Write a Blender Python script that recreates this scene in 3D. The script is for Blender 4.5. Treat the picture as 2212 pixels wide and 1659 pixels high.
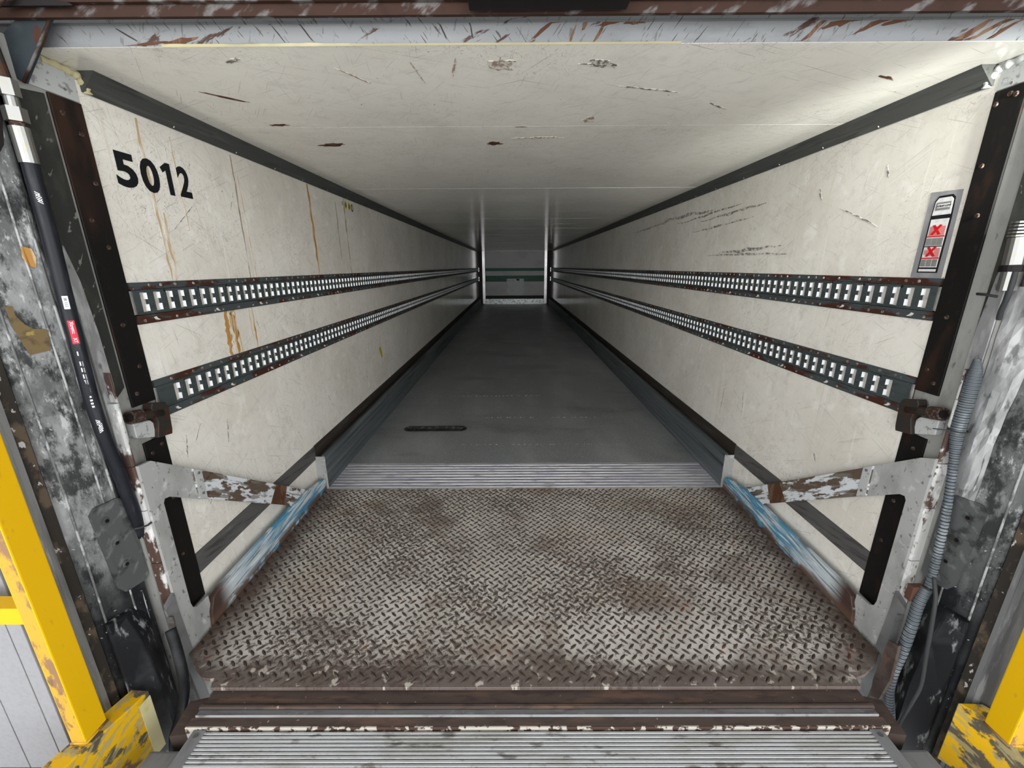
import bpy, bmesh, math, random
from mathutils import Vector, Matrix
random.seed(7)
for o in list(bpy.data.objects):
    bpy.data.objects.remove(o, do_unlink=True)
S = bpy.context.scene
COL = S.collection

# ------------------------------------------------------------------ camera
cam_d = bpy.data.cameras.new('camera')
cam_d.sensor_fit = 'HORIZONTAL'; cam_d.sensor_width = 36.0
cam_d.lens = 892.35 / 2212 * 36.0
cam_d.clip_start = 0.02; cam_d.clip_end = 200
cam = bpy.data.objects.new('camera', cam_d); COL.objects.link(cam)
PITCH, YAW, ROLL = 0.2773, -0.0033, -0.0054
_f = Vector((math.sin(YAW)*math.cos(PITCH), math.cos(YAW)*math.cos(PITCH), -math.sin(PITCH)))
_r0 = Vector((math.cos(YAW), -math.sin(YAW), 0)); _u0 = _r0.cross(_f)
_r = _r0*math.cos(ROLL) + _u0*math.sin(ROLL); _u = _r.cross(_f)
mw = Matrix.Identity(4)
for i in range(3):
    mw[i][0] = _r[i]; mw[i][1] = _u[i]; mw[i][2] = -_f[i]
mw.translation = Vector((-0.064, -1.2778, 1.2718))
cam.matrix_world = mw
S.camera = cam

# ------------------------------------------------------------------ sky, lamp, exposure
world = bpy.data.worlds.new('overcast_sky'); S.world = world; world.use_nodes = True
bg = world.node_tree.nodes['Background']
bg.inputs['Color'].default_value = (0.97, 0.985, 1.0, 1)
bg.inputs['Strength'].default_value = 1.0
S.view_settings.view_transform = 'Standard'
S.view_settings.look = 'None'
S.view_settings.gamma = 1.0
S.view_settings.use_curve_mapping = False
S.view_settings.exposure = 2.14

# dock light on the right door jamb, aimed into the trailer (its fixture is built further down)
sp = bpy.data.lights.new('dock_light_beam', 'SPOT'); sp.energy = 62.0; sp.spot_size = math.radians(44); sp.spot_blend = 1.0
sp.shadow_soft_size = 0.06; sp.color = (0.96, 1.0, 0.94)
spo = bpy.data.objects.new('dock_light_beam', sp); COL.objects.link(spo)
spo.location = (1.185, -0.75, 1.61)
spo.rotation_euler = (Vector((0.75, 8.0, 0.95)) - Vector(spo.location)).to_track_quat('-Z', 'Y').to_euler()

# added fill lamp behind the camera, a narrow beam to brighten the far end
sp2 = bpy.data.lights.new('far_fill_beam', 'SPOT'); sp2.energy = 38.0; sp2.spot_size = math.radians(24); sp2.spot_blend = 0.9
sp2.shadow_soft_size = 0.08; sp2.color = (1.0, 0.98, 0.95)
spo2 = bpy.data.objects.new('far_fill_beam', sp2); COL.objects.link(spo2)
spo2.location = (-0.75, -4.0, 1.62)
spo2.rotation_euler = (Vector((0.0, 13.4, 0.85)) - Vector(spo2.location)).to_track_quat('-Z', 'Y').to_euler()

# ------------------------------------------------------------------ helpers
WL = {}
def wl(o): return WL.get(o.name, Vector((0, 0, 0)))

def tag(o, label=None, cat=None, group=None, kind=None):
    if label: o['label'] = label
    if cat: o['category'] = cat
    if group: o['group'] = group
    if kind: o['kind'] = kind
    return o

def empty(name, loc, parent=None):
    o = bpy.data.objects.new(name, None); COL.objects.link(o)
    o.empty_display_size = 0.05
    loc = Vector(loc)
    if parent:
        o.parent = parent; o.location = loc - wl(parent)
    else:
        o.location = loc
    WL[o.name] = loc
    return o

def thing(name, loc, label, cat, group=None):
    return tag(empty(name, loc), label, cat, group)

def setmats(me, mats):
    if not isinstance(mats, (list, tuple)): mats = [mats]
    for m in mats: me.materials.append(m)

def link(name, me, parent=None, origin=None):
    """link a mesh whose vertices are in world coordinates; origin moved to its own centre"""
    if origin is None:
        n = len(me.vertices)
        mn = Vector((1e9,)*3); mx = Vector((-1e9,)*3)
        for v in me.vertices:
            for k in range(3):
                mn[k] = min(mn[k], v.co[k]); mx[k] = max(mx[k], v.co[k])
        origin = (mn + mx)/2; origin.z = mn.z
    origin = Vector(origin)
    me.transform(Matrix.Translation(-origin))
    o = bpy.data.objects.new(name, me); COL.objects.link(o)
    if parent:
        o.parent = parent; o.location = origin - wl(parent)
    else:
        o.location = origin
    WL[o.name] = origin.copy()
    return o

def from_bm(name, bm, mats, parent=None, smooth=False, recalc=True):
    if recalc: bmesh.ops.recalc_face_normals(bm, faces=bm.faces)
    me = bpy.data.meshes.new(name); bm.to_mesh(me); bm.free()
    setmats(me, mats)
    if smooth:
        for p in me.polygons: p.use_smooth = True
    return link(name, me, parent)

def add_box(bm, x0, x1, y0, y1, z0, z1, mi=0):
    vs = [bm.verts.new(c) for c in ((x0,y0,z0),(x1,y0,z0),(x1,y1,z0),(x0,y1,z0),(x0,y0,z1),(x1,y0,z1),(x1,y1,z1),(x0,y1,z1))]
    for f in ((0,3,2,1),(4,5,6,7),(0,1,5,4),(1,2,6,5),(2,3,7,6),(3,0,4,7)):
        bm.faces.new([vs[i] for i in f]).material_index = mi
    return vs

def box(name, x0, x1, y0, y1, z0, z1, mat, parent=None, bevel=0.0, rz=0.0):
    x0, x1 = min(x0,x1), max(x0,x1)
    bm = bmesh.new(); add_box(bm, x0, x1, y0, y1, z0, z1)
    if bevel:
        bmesh.ops.bevel(bm, geom=list(bm.edges), offset=bevel, segments=2, affect='EDGES', profile=0.6)
    if rz:
        c = Vector(((x0+x1)/2,(y0+y1)/2,0))
        bmesh.ops.rotate(bm, verts=bm.verts, cent=c, matrix=Matrix.Rotation(rz, 3, 'Z'))
    return from_bm(name, bm, mat, parent)

def prism_bm(poly, axis, a0, a1, bevel=0.0, holes=()):
    """poly: 2d points in the other two axes (x: (y,z); y: (x,z); z: (x,y))"""
    def P(p, a):
        if axis == 'x': return (a, p[0], p[1])
        if axis == 'y': return (p[0], a, p[1])
        return (p[0], p[1], a)
    bm = bmesh.new()
    lo = [bm.verts.new(P(p, a0)) for p in poly]; hi = [bm.verts.new(P(p, a1)) for p in poly]
    n = len(poly)
    bm.faces.new(lo); bm.faces.new(hi[::-1])
    for i in range(n):
        j = (i+1) % n
        bm.faces.new((lo[i], hi[i], hi[j], lo[j]))
    bmesh.ops.recalc_face_normals(bm, faces=bm.faces)
    if bevel:
        es = [e for e in bm.edges if abs(e.calc_face_angle(0)) > 0.5]
        bmesh.ops.bevel(bm, geom=es, offset=bevel, segments=1, affect='EDGES')
    return bm

def prism(name, poly, axis, a0, a1, mat, parent=None, bevel=0.0, smooth=False):
    return from_bm(name, prism_bm(poly, axis, a0, a1, bevel), mat, parent, smooth)

def smooth_path(pts, sub=6):
    pts = [Vector(p) for p in pts]
    out = []
    n = len(pts)
    for i in range(n-1):
        p0 = pts[max(i-1,0)]; p1 = pts[i]; p2 = pts[i+1]; p3 = pts[min(i+2,n-1)]
        for k in range(sub):
            t = k/sub
            out.append(0.5*((2*p1)+(p2-p0)*t+(2*p0-5*p1+4*p2-p3)*t*t+(3*p1-p0-3*p2+p3)*t**3))
    out.append(pts[-1])
    return out

def tube_bm(pts, rad, seg=12, bm=None, mi=0, caps=True):
    """rad: number or function of index"""
    if bm is None: bm = bmesh.new()
    pts = [Vector(p) for p in pts]; n = len(pts)
    up = Vector((0.3, 0.9, 0.2)).normalized()
    rings = []
    for i, p in enumerate(pts):
        d = (pts[min(i+1,n-1)] - pts[max(i-1,0)]).normalized()
        a = d.cross(up)
        if a.length < 1e-4: a = d.cross(Vector((1,0,0)))
        a.normalize(); b = d.cross(a).normalized()
        up = a.cross(d).normalized() * (1 if True else 1)
        r = rad(i) if callable(rad) else rad
        rings.append([bm.verts.new(p + (a*math.cos(2*math.pi*k/seg) + b*math.sin(2*math.pi*k/seg))*r) for k in range(seg)])
    for i in range(n-1):
        for k in range(seg):
            f = bm.faces.new((rings[i][k], rings[i][(k+1)%seg], rings[i+1][(k+1)%seg], rings[i+1][k])); f.material_index = mi; f.smooth = True
    if caps:
        bm.faces.new(rings[0][::-1]).material_index = mi; bm.faces.new(rings[-1]).material_index = mi
    return bm

def tube(name, pts, rad, mat, parent=None, seg=12):
    return from_bm(name, tube_bm(pts, rad, seg), mat, parent)

def cyl(name, p0, p1, r, mat, parent=None, seg=16, r1=None):
    p0 = Vector(p0); p1 = Vector(p1)
    rr = r if r1 is None else (lambda i: (r, r1)[i])
    bm = tube_bm([p0, p1], rr, seg)
    for f in bm.faces: f.smooth = False
    return from_bm(name, bm, mat, parent)

def copy_part(o, parent, world_loc, rotz=None, scale=None, name=None):
    c = o.copy(); COL.objects.link(c); c.parent = parent
    c.location = Vector(world_loc) - (wl(parent) if parent else Vector((0,0,0)))
    if rotz is not None: c.rotation_euler = (0, 0, rotz)
    if scale is not None: c.scale = scale
    WL[c.name] = Vector(world_loc)
    return c

def blob(n, rx, ry, jag=0.35, seed=0):
    rnd = random.Random(seed)
    out = []
    for i in range(n):
        a = 2*math.pi*i/n
        k = 1 + rnd.uniform(-jag, jag)
        out.append((math.cos(a)*rx*k, math.sin(a)*ry*k))
    return out

def patch(name, axis, val, poly, mat, parent, thick=0.0008, sign=1):
    """thin irregular film lying on a plane, thickness towards sign"""
    return prism(name, poly, axis, val, val + sign*thick, mat, parent)

def text_mesh(name, body, size, mat, parent, mw_, extrude=0.0004, offset=0.0, align='LEFT', spacing=1.0):
    cu = bpy.data.curves.new(name, 'FONT'); cu.body = body; cu.size = size; cu.extrude = extrude; cu.offset = offset
    cu.align_x = align; cu.space_character = spacing
    cu.resolution_u = 4
    t = bpy.data.objects.new(name + '_tmp', cu); COL.objects.link(t)
    dg = bpy.context.evaluated_depsgraph_get(); dg.update()
    me = bpy.data.meshes.new_from_object(t.evaluated_get(dg)); me.name = name
    bpy.data.objects.remove(t, do_unlink=True); bpy.data.curves.remove(cu)
    me.materials.clear(); me.transform(mw_); setmats(me, mat)
    return link(name, me, parent)

# ------------------------------------------------------------------ material builder
class NT:
    def __init__(self, name):
        self.m = bpy.data.materials.new(name); self.m.use_nodes = True
        self.t = self.m.node_tree; self.b = self.t.nodes['Principled BSDF']
        self.pos = self.t.nodes.new('ShaderNodeNewGeometry').outputs['Position']
        self.sep = None
    def lk(self, a, b): self.t.links.new(a, b)
    def val(self, sock, v):
        if hasattr(v, 'links') or isinstance(v, bpy.types.NodeSocket): self.lk(v, sock)
        else: sock.default_value = v
    def math(self, op, a, b=0.0, clamp=False):
        n = self.t.nodes.new('ShaderNodeMath'); n.operation = op; n.use_clamp = clamp
        self.val(n.inputs[0], a); self.val(n.inputs[1], b); return n.outputs[0]
    def axis(self, k):
        if not self.sep:
            self.sep = self.t.nodes.new('ShaderNodeSeparateXYZ'); self.lk(self.pos, self.sep.inputs[0])
        return self.sep.outputs[k]
    def ramp(self, x, lo, hi, amt=1.0):
        n = self.t.nodes.new('ShaderNodeMapRange'); n.interpolation_type = 'SMOOTHSTEP'
        self.val(n.inputs['Value'], x)
        n.inputs['From Min'].default_value = lo; n.inputs['From Max'].default_value = hi
        n.inputs['To Min'].default_value = 0.0; n.inputs['To Max'].default_value = amt
        return n.outputs[0]
    def noise(self, scale=(1,1,1), rot=(0,0,0), detail=3, rough=0.55, dist=0.0, off=(0,0,0)):
        mp = self.t.nodes.new('ShaderNodeMapping'); mp.vector_type = 'TEXTURE' if False else 'POINT'
        r = self.t.nodes.new('ShaderNodeVectorRotate'); r.rotation_type = 'EULER_XYZ'
        self.lk(self.pos, r.inputs['Vector']); r.inputs['Rotation'].default_value = rot
        self.lk(r.outputs[0], mp.inputs['Vector'])
        if not isinstance(scale, (tuple, list)): scale = (scale,)*3
        mp.inputs['Scale'].default_value = scale; mp.inputs['Location'].default_value = off
        n = self.t.nodes.new('ShaderNodeTexNoise'); n.inputs['Scale'].default_value = 1.0
        n.inputs['Detail'].default_value = detail; n.inputs['Roughness'].default_value = rough; n.inputs['Distortion'].default_value = dist
        self.lk(mp.outputs[0], n.inputs['Vector'])
        return n.outputs['Fac']
    def mix(self, fac, a, b):
        n = self.t.nodes.new('ShaderNodeMix'); n.data_type = 'RGBA'
        self.val(n.inputs[0], fac)
        for s, v in ((n.inputs[6], a), (n.inputs[7], b)):
            if isinstance(v, (tuple, list)): s.default_value = (*v[:3], 1)
            else: self.lk(v, s)
        return n.outputs[2]
    def mul(self, *a):
        x = a[0]
        for y in a[1:]: x = self.math('MULTIPLY', x, y)
        return x
    def out(self, col, rough=0.5, metal=0.0, bump=None, bstr=0.3, bdist=0.002, spec=None):
        if isinstance(col, (tuple, list)): self.b.inputs['Base Color'].default_value = (*col[:3], 1)
        else: self.lk(col, self.b.inputs['Base Color'])
        self.val(self.b.inputs['Roughness'], rough); self.val(self.b.inputs['Metallic'], metal)
        if spec is not None: self.b.inputs['Specular IOR Level'].default_value = spec
        if bump is not None:
            n = self.t.nodes.new('ShaderNodeBump'); n.inputs['Strength'].default_value = bstr; n.inputs['Distance'].default_value = bdist
            self.lk(bump, n.inputs['Height']); self.lk(n.outputs[0], self.b.inputs['Normal'])
        return self.m

def layered(name, base, layers, rough=0.5, metal=0.0, bump=None, spec=None, bstr=0.3, bdist=0.002):
    """layers: (colour, amount, lo, hi, dict(noise args), [axis limits])"""
    k_ = 0.66 if name in DIM else 1.0
    dm = lambda q: tuple(v*k_ for v in q)
    n = NT(name); c = dm(base)
    for L in layers:
        col, amt, lo, hi, kw = L[:5]; col = dm(col)
        m = n.ramp(n.noise(**kw), lo, hi, amt)
        if len(L) > 5:
            for (k, a, b) in L[5]:
                m = n.mul(m, n.ramp(n.axis(k), a, b))
        c = n.mix(m, c, col)
    bp = n.noise(**bump) if bump else None
    return n.out(c, rough, metal, bp, bstr, bdist, 0.18 if spec is None else spec)

DIM = {'black_wear_strip','grey_frame_paint','dark_guide_cover','lintel_paint','rusty_beam','edge_aluminium','shelter_pad','pad_welt','dirty_crevice','door_edge_metal','bumper_rubber','bolted_plate','dock_wall_panel','rusty_threshold','flaked_paint_edge','galvanised','dirty_aluminium',}
def plain(name, col, rough=0.5, metal=0.0, spec=None):
    return NT(name).out(col, rough, metal, None, spec=0.18 if spec is None else spec)

R_ = math.radians
def wall_mat(name, base, plane):
    ax = {'yz': 0, 'xy': 2}[plane]
    def rot(deg):
        r = [0,0,0]; r[ax] = R_(deg); return tuple(r)
    def sc(u, v):
        return {'yz': (3, u, v), 'xy': (u, v, 3)}[plane]
    n = NT(name); c = base
    kd = 0.5 if plane == 'xy' else 1.0; marks = []
    def lay(col, m):
        nonlocal c
        c = n.mix(n.math('MULTIPLY', m, kd) if (kd < 1 and len(marks) < 4) else m, c, col); marks.append(1)
    lay((0.60,0.56,0.485), n.ramp(n.noise(scale=1.7, detail=5, rough=0.6), 0.38, 0.70, 0.6))
    lay((0.53,0.51,0.46), n.ramp(n.noise(scale=19, detail=7, rough=0.75, off=(3,1,7)), 0.48, 0.72, 0.55))
    lay((0.88,0.865,0.82), n.ramp(n.noise(scale=9, detail=5, rough=0.65, off=(9,4,2)), 0.54, 0.72, 0.5))
    lay((0.44,0.415,0.36), n.ramp(n.noise(scale=5.5, detail=9, rough=0.78, off=(1,8,3)), 0.56, 0.76, 0.6))
    dens = n.ramp(n.noise(scale=2.4, detail=3, off=(5,5,1)), 0.42, 0.72, 0.85)
    for k, (deg, u, v, lo, amt) in enumerate(((15, 34, 330, .685, .7), (-38, 40, 360, .685, .7), (64, 36, 340, .69, .75), (100, 24, 300, .70, .65), (-70, 48, 380, .685, .75))):
        lay((0.20,0.19,0.17), n.mul(dens, n.ramp(n.noise(scale=sc(u, v), rot=rot(deg), detail=1.0, off=(k*3.1, k*5.7, k*2.3)), lo, lo+0.04, amt)))
    for k, (deg, u, v, lo, amt) in enumerate(((28, 4.5, 210, .70, .4), (-24, 5, 230, .70, .4), (80, 6, 240, .705, .4), (55, 5, 260, .705, .4))):
        lay((0.34,0.32,0.29), n.ramp(n.noise(scale=sc(u, v), rot=rot(deg), detail=1.0, dist=0.3, off=(k*7.1, k*2.7, k*4.3)), lo, lo+0.03, amt))
    if plane == 'yz':
        lay((0.55,0.46,0.33), n.ramp(n.noise(scale=(3, 46, 1.3), detail=3, off=(4,2,0)), 0.62, 0.80, 0.3))
        lay((0.88,0.87,0.83), n.ramp(n.noise(scale=(3, 60, 3.0), detail=3, off=(7,2,0)), 0.60, 0.75, 0.35))
    lay((0.10,0.095,0.085), n.ramp(n.noise(scale=75, detail=2, off=(2,2,5)), 0.755, 0.775, 0.8))
    return n.out(c, 0.13, 0.0, n.noise(scale=6, detail=3), 0.012, 0.003)

M = {}
M['wall'] = wall_mat('grp_wall', (0.75,0.72,0.655), 'yz')
M['ceiling'] = wall_mat('grp_ceiling', (0.90,0.875,0.80), 'xy')
M['foam'] = layered('sealant_foam', (0.46,0.42,0.25), [((0.45,0.38,0.25), 0.7, 0.55, 0.7, dict(scale=60, detail=4))], 0.8)
M['cove'] = layered('cove_grey', (0.066,0.067,0.063), [((0.12,0.12,0.115), 0.6, 0.5, 0.75, dict(scale=(50,3,50), detail=4)), ((0.03,0.03,0.03), 0.6, 0.55, 0.7, dict(scale=(80,5,80), detail=3, off=(3,3,3)))], 0.45)
M['floor'] = layered('antislip_floor', (0.165,0.173,0.175), [
    ((0.25,0.257,0.257), 0.7, 0.42, 0.7, dict(scale=(3.2,1.1,1), detail=5)),
    ((0.085,0.085,0.085), 0.7, 0.5, 0.72, dict(scale=(1.2,2.4,1), detail=5, off=(5,5,5))),
    ((0.60,0.61,0.61), 0.9, 0.58, 0.68, dict(scale=(170,170,100), detail=3)),
    ((0.20,0.20,0.20), 0.5, 0.58, 0.70, dict(scale=(4,120,10), detail=3, off=(1,4,0))),
    ], rough=0.42, spec=0.4, bump=dict(scale=(300,300,100), detail=2), bstr=0.2)
M['sill'] = layered('sill_aluminium', (0.60,0.60,0.63), [((0.30,0.28,0.40), 0.6, 0.45, 0.65, dict(scale=(2.2,60,5), detail=4)), ((0.13,0.125,0.13), 0.7, 0.52, 0.70, dict(scale=(9,90,9), detail=5, off=(4,2,1))), ((0.62,0.62,0.58), 0.5, 0.55, 0.7, dict(scale=(3,120,9), detail=4, off=(8,2,1)))], rough=0.42, metal=0.55)
M['kick'] = layered('kick_aluminium', (0.115,0.13,0.138), [((0.19,0.205,0.21), 0.8, 0.50, 0.70, dict(scale=(10,1.1,55), detail=5)), ((0.035,0.04,0.045), 0.8, 0.5, 0.7, dict(scale=(10,0.7,30), detail=4, off=(3,2,7)))], rough=0.5, metal=0.35)
M['strip'] = layered('brown_strip', (0.032,0.026,0.021), [((0.07,0.065,0.06), 0.6, 0.5, 0.7, dict(scale=(20,3,40), detail=4))], 0.55)
M['strip_rear'] = layered('grey_strip', (0.085,0.083,0.080), [((0.03,0.028,0.026), 0.75, 0.5, 0.68, dict(scale=(20,6,70), rot=(R_(10),0,0), detail=5)), ((0.16,0.16,0.15), 0.5, 0.6, 0.75, dict(scale=(20,7,40), detail=4, off=(3,3,3)))], 0.5)
M['black'] = layered('black_wear_strip', (0.009,0.008,0.0075), [((0.050,0.024,0.015), 0.9, 0.25, 0.55, dict(scale=(8,14,6), detail=5), [(2, 1.30, 1.65), (0, 0.5, -0.5)]), ((0.040,0.019,0.011), 0.8, 0.54, 0.74, dict(scale=(8,14,6), detail=5)), ((0.03,0.03,0.028), 0.5, 0.6, 0.75, dict(scale=(60,60,20), detail=4, off=(3,1,1)))], 0.6)
M['bolt_rust'] = layered('rusty_bolt', (0.045,0.025,0.018), [((0.16,0.13,0.115), 0.7, 0.5, 0.62, dict(scale=160, detail=4))], 0.55, 0.3)
M['frame'] = layered('grey_frame_paint', (0.40,0.40,0.375), [((0.25,0.25,0.23), 0.7, 0.45, 0.68, dict(scale=(20,20,7), detail=6, rough=0.65)), ((0.09,0.085,0.08), 0.75, 0.62, 0.72, dict(scale=(60,60,25), detail=5, off=(3,3,3))), ((0.12,0.06,0.035), 0.6, 0.66, 0.74, dict(scale=(18,18,9), detail=6, off=(7,1,2)))], 0.5)
M['flange'] = layered('flaking_flange', (0.46,0.46,0.44), [((0.060,0.026,0.017), 0.95, 0.51, 0.55, dict(scale=(14,14,6.5), detail=6, rough=0.6)), ((0.70,0.70,0.69), 0.8, 0.56, 0.66, dict(scale=(40,40,18), detail=5, off=(4,1,3))), ((0.07,0.06,0.055), 0.7, 0.6, 0.7, dict(scale=(70,70,40), detail=4, off=(1,7,3)))], 0.45)
M['cover'] = layered('dark_guide_cover', (0.038,0.040,0.035), [((0.28,0.28,0.25), 0.8, 0.635, 0.665, dict(scale=(40,60,24), rot=(R_(35),0,0), detail=4)), ((0.075,0.077,0.065), 0.7, 0.45, 0.7, dict(scale=(20,20,10), detail=5, off=(2,2,2)))], 0.5)
M['alu_dirty'] = layered('dirty_aluminium', (0.45,0.455,0.455), [((0.78,0.79,0.79), 0.9, 0.45, 0.62, dict(scale=(25,25,7), detail=6)), ((0.13,0.135,0.13), 0.7, 0.55, 0.68, dict(scale=(50,50,20), detail=6, off=(3,3,3)))], 0.38, 0.45)
M['lintel'] = layered('lintel_paint', (0.27,0.279,0.285), [
    ((0.20,0.204,0.207), 0.6, 0.5, 0.7, dict(scale=(7,30,30), detail=5)),
    ((0.055,0.045,0.04), 0.9, 0.64, 0.67, dict(scale=(20,8,230), rot=(0,R_(-52),0), detail=2), [(0, 0.15, -0.15)]),
    ((0.05,0.045,0.045), 0.9, 0.645, 0.67, dict(scale=(16,8,230), rot=(0,R_(52),0), detail=2, off=(4,2,6)), [(0, -0.15, 0.15)]),
    ((0.14,0.14,0.13), 0.7, 0.62, 0.68, dict(scale=(24,8,90), rot=(0,R_(75),0), detail=3, off=(1,2,6))),
    ((0.055,0.020,0.011), 0.95, 0.585, 0.64, dict(scale=(6,14,30), rot=(0,R_(25),0), detail=8, rough=0.65, off=(2.2,1,3))),
    ], 0.42)
M['rust_beam'] = layered('rusty_beam', (0.052,0.025,0.017), [((0.21,0.205,0.20), 0.8, 0.52, 0.62, dict(scale=(9,20,26), rot=(0,R_(35),0), detail=6)), ((0.035,0.018,0.012), 0.7, 0.5, 0.7, dict(scale=(24,30,30), detail=5, off=(4,4,4)))], 0.7)
M['gusset'] = layered('gusset_paint', (0.028,0.036,0.041), [((0.055,0.022,0.012), 0.9, 0.60, 0.66, dict(scale=(18,18,18), detail=5, off=(3,0,1))), ((0.06,0.068,0.072), 0.6, 0.5, 0.7, dict(scale=12, detail=4))], 0.5)
# deck: grime between the lugs
def deck_material():
    n = NT('tread_plate')
    c = (0.43,0.40,0.36)
    c = n.mix(n.ramp(n.noise(scale=(4.5,4.5,1), detail=6, rough=0.6), 0.42, 0.66, 0.75), c, (0.58,0.555,0.51))
    c = n.mix(n.ramp(n.noise(scale=(3.0,3.6,1), detail=6, rough=0.65, off=(7,3,0)), 0.50, 0.66, 0.8), c, (0.165,0.135,0.115))
    c = n.mix(n.ramp(n.noise(scale=(2.1,2.4,1), detail=5, off=(2,9,0)), 0.50, 0.72, 0.6), c, (0.30,0.21,0.14))
    zone = n.ramp(n.noise(scale=(2.6,3.0,1), detail=5, rough=0.6, off=(11,6,0)), 0.40, 0.62)
    thr = n.math('SUBTRACT', n.noise(scale=(62,62,1), detail=6, rough=0.72), n.math('MULTIPLY', n.math('SUBTRACT', 1.0, zone), 0.085))
    c = n.mix(n.ramp(thr, 0.47, 0.53, 0.9), c, (0.098,0.078,0.066))
    c = n.mix(n.ramp(n.noise(scale=(34,34,1), detail=5, rough=0.7, off=(8,1,0)), 0.70, 0.73, 0.8), c, (0.45,0.24,0.06))
    c = n.mix(n.ramp(n.noise(scale=(16,16,1), detail=7, rough=0.7, off=(3,5,0)), 0.60, 0.70, 0.6), c, (0.62,0.60,0.55))
    edge = n.ramp(n.math('ADD', n.math('ABSOLUTE', n.axis(0)), n.math('MULTIPLY', n.noise(scale=(9,9,1), detail=5), 0.24)), 1.14, 1.30, 0.92)
    c = n.mix(edge, c, (0.085,0.052,0.038))
    front = n.ramp(n.math('ADD', n.axis(1), n.math('MULTIPLY', n.noise(scale=(5,9,1), detail=5, off=(4,4,0)), 0.26)), -0.02, -0.12, 0.88)
    c = n.mix(front, c, (0.080,0.056,0.047))
    c = n.mix(n.mul(front, n.ramp(n.noise(scale=(24,24,1), detail=6, off=(1,1,0)), 0.58, 0.64, 0.9)), c, (0.50,0.46,0.40))
    return n.out(c, 0.55, 0.10, n.noise(scale=70, detail=4), 0.15, spec=0.2)
M['deck'] = deck_material()
M['lug'] = layered('worn_lug', (0.048,0.035,0.028), [((0.10,0.078,0.066), 0.8, 0.5, 0.7, dict(scale=30, detail=4)), ((0.13,0.045,0.028), 0.7, 0.6, 0.72, dict(scale=9, detail=4, off=(3,3,0)))], 0.5, 0.25)
M['threshold'] = layered('rusty_threshold', (0.095,0.069,0.058), [((0.165,0.10,0.07), 0.8, 0.5, 0.68, dict(scale=(5,40,10), detail=6)), ((0.06,0.043,0.038), 0.8, 0.5, 0.68, dict(scale=(14,50,10), detail=6, off=(3,2,2))), ((0.45,0.40,0.34), 0.8, 0.69, 0.73, dict(scale=(60,60,30), detail=4, off=(2,6,1)))], 0.6)
M['galv'] = layered('galvanised', (0.26,0.265,0.27), [((0.13,0.10,0.085), 0.8, 0.5, 0.66, dict(scale=(8,60,20), detail=6)), ((0.42,0.43,0.44), 0.5, 0.55, 0.7, dict(scale=(30,60,20), detail=4, off=(2,2,2)))], 0.4, 0.5)
M['flaked'] = layered('flaked_paint_edge', (0.10,0.06,0.045), [((0.72,0.67,0.58), 0.95, 0.47, 0.53, dict(scale=(40,50,30), detail=5))], 0.6)
M['rib'] = layered('ribbed_aluminium', (0.42,0.425,0.425), [((0.30,0.295,0.27), 0.8, 0.45, 0.66, dict(scale=(4,20,5), detail=6, rough=0.65)), ((0.13,0.12,0.105), 0.85, 0.58, 0.70, dict(scale=(14,40,10), detail=6, off=(3,3,3)))], 0.40, 0.35)
M['rib_groove'] = plain('rib_groove', (0.045,0.042,0.047), 0.6)
M['edge_alu'] = layered('edge_aluminium', (0.36,0.365,0.37), [((0.22,0.22,0.215), 0.7, 0.45, 0.7, dict(scale=(30,9,9), detail=5))], 0.42, 0.45)
M['rail'] = layered('lashing_rail', (0.070,0.086,0.088), [
    ((0.040,0.048,0.050), 0.7, 0.45, 0.7, dict(scale=(20,12,40), detail=5)),
    ((0.16,0.18,0.18), 0.6, 0.62, 0.74, dict(scale=(60,60,60), detail=5, off=(3,3,3)))], 0.42, 0.35)
M['rail_flange'] = layered('rail_flange', (0.066,0.078,0.080), [
    ((0.066,0.020,0.011), 0.9, 0.50, 0.57, dict(scale=(10,5.5,22), detail=7, rough=0.65, off=(3,1,1))),
    ((0.30,0.28,0.26), 0.7, 0.66, 0.71, dict(scale=(60,50,60), detail=5))], 0.5, 0.25)
M['tray'] = layered('rail_tray', (0.50,0.48,0.44), [((0.30,0.28,0.26), 0.6, 0.5, 0.7, dict(scale=40, detail=4))], 0.5)
M['zinc'] = plain('zinc_catch', (0.86,0.87,0.88), 0.35, 0.1)
M['rivet'] = layered('rivet', (0.16,0.12,0.10), [((0.42,0.36,0.32), 0.9, 0.5, 0.6, dict(scale=90, detail=3))], 0.5, 0.3)
M['hook'] = plain('pale_plug', (0.62,0.60,0.56), 0.5)
M['bulkhead'] = layered('bulkhead_grey', (0.50,0.495,0.50), [((0.36,0.36,0.37), 0.6, 0.45, 0.7, dict(scale=(1.6,2,3), detail=5)), ((0.10,0.10,0.10), 0.8, 0.70, 0.73, dict(scale=(9,9,120), detail=2))], 0.35)
M['green'] = plain('green_stripe', (0.010,0.095,0.055), 0.4)
M['hatch'] = layered('hatch_white', (0.62,0.64,0.66), [((0.35,0.36,0.37), 0.6, 0.55, 0.7, dict(scale=14, detail=5))], 0.4)
M['bar_black'] = plain('black_bar', (0.008,0.006,0.006), 0.5)
M['far_kick'] = layered('far_kick', (0.32,0.34,0.34), [((0.10,0.12,0.12), 0.8, 0.48, 0.6, dict(scale=(12,12,18), detail=5))], 0.3, 0.6)
M['far_alu'] = layered('far_aluminium', (0.52,0.50,0.51), [((0.25,0.24,0.24), 0.7, 0.60, 0.68, dict(scale=(30,30,12), detail=5))], 0.28, 0.55)
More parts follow.
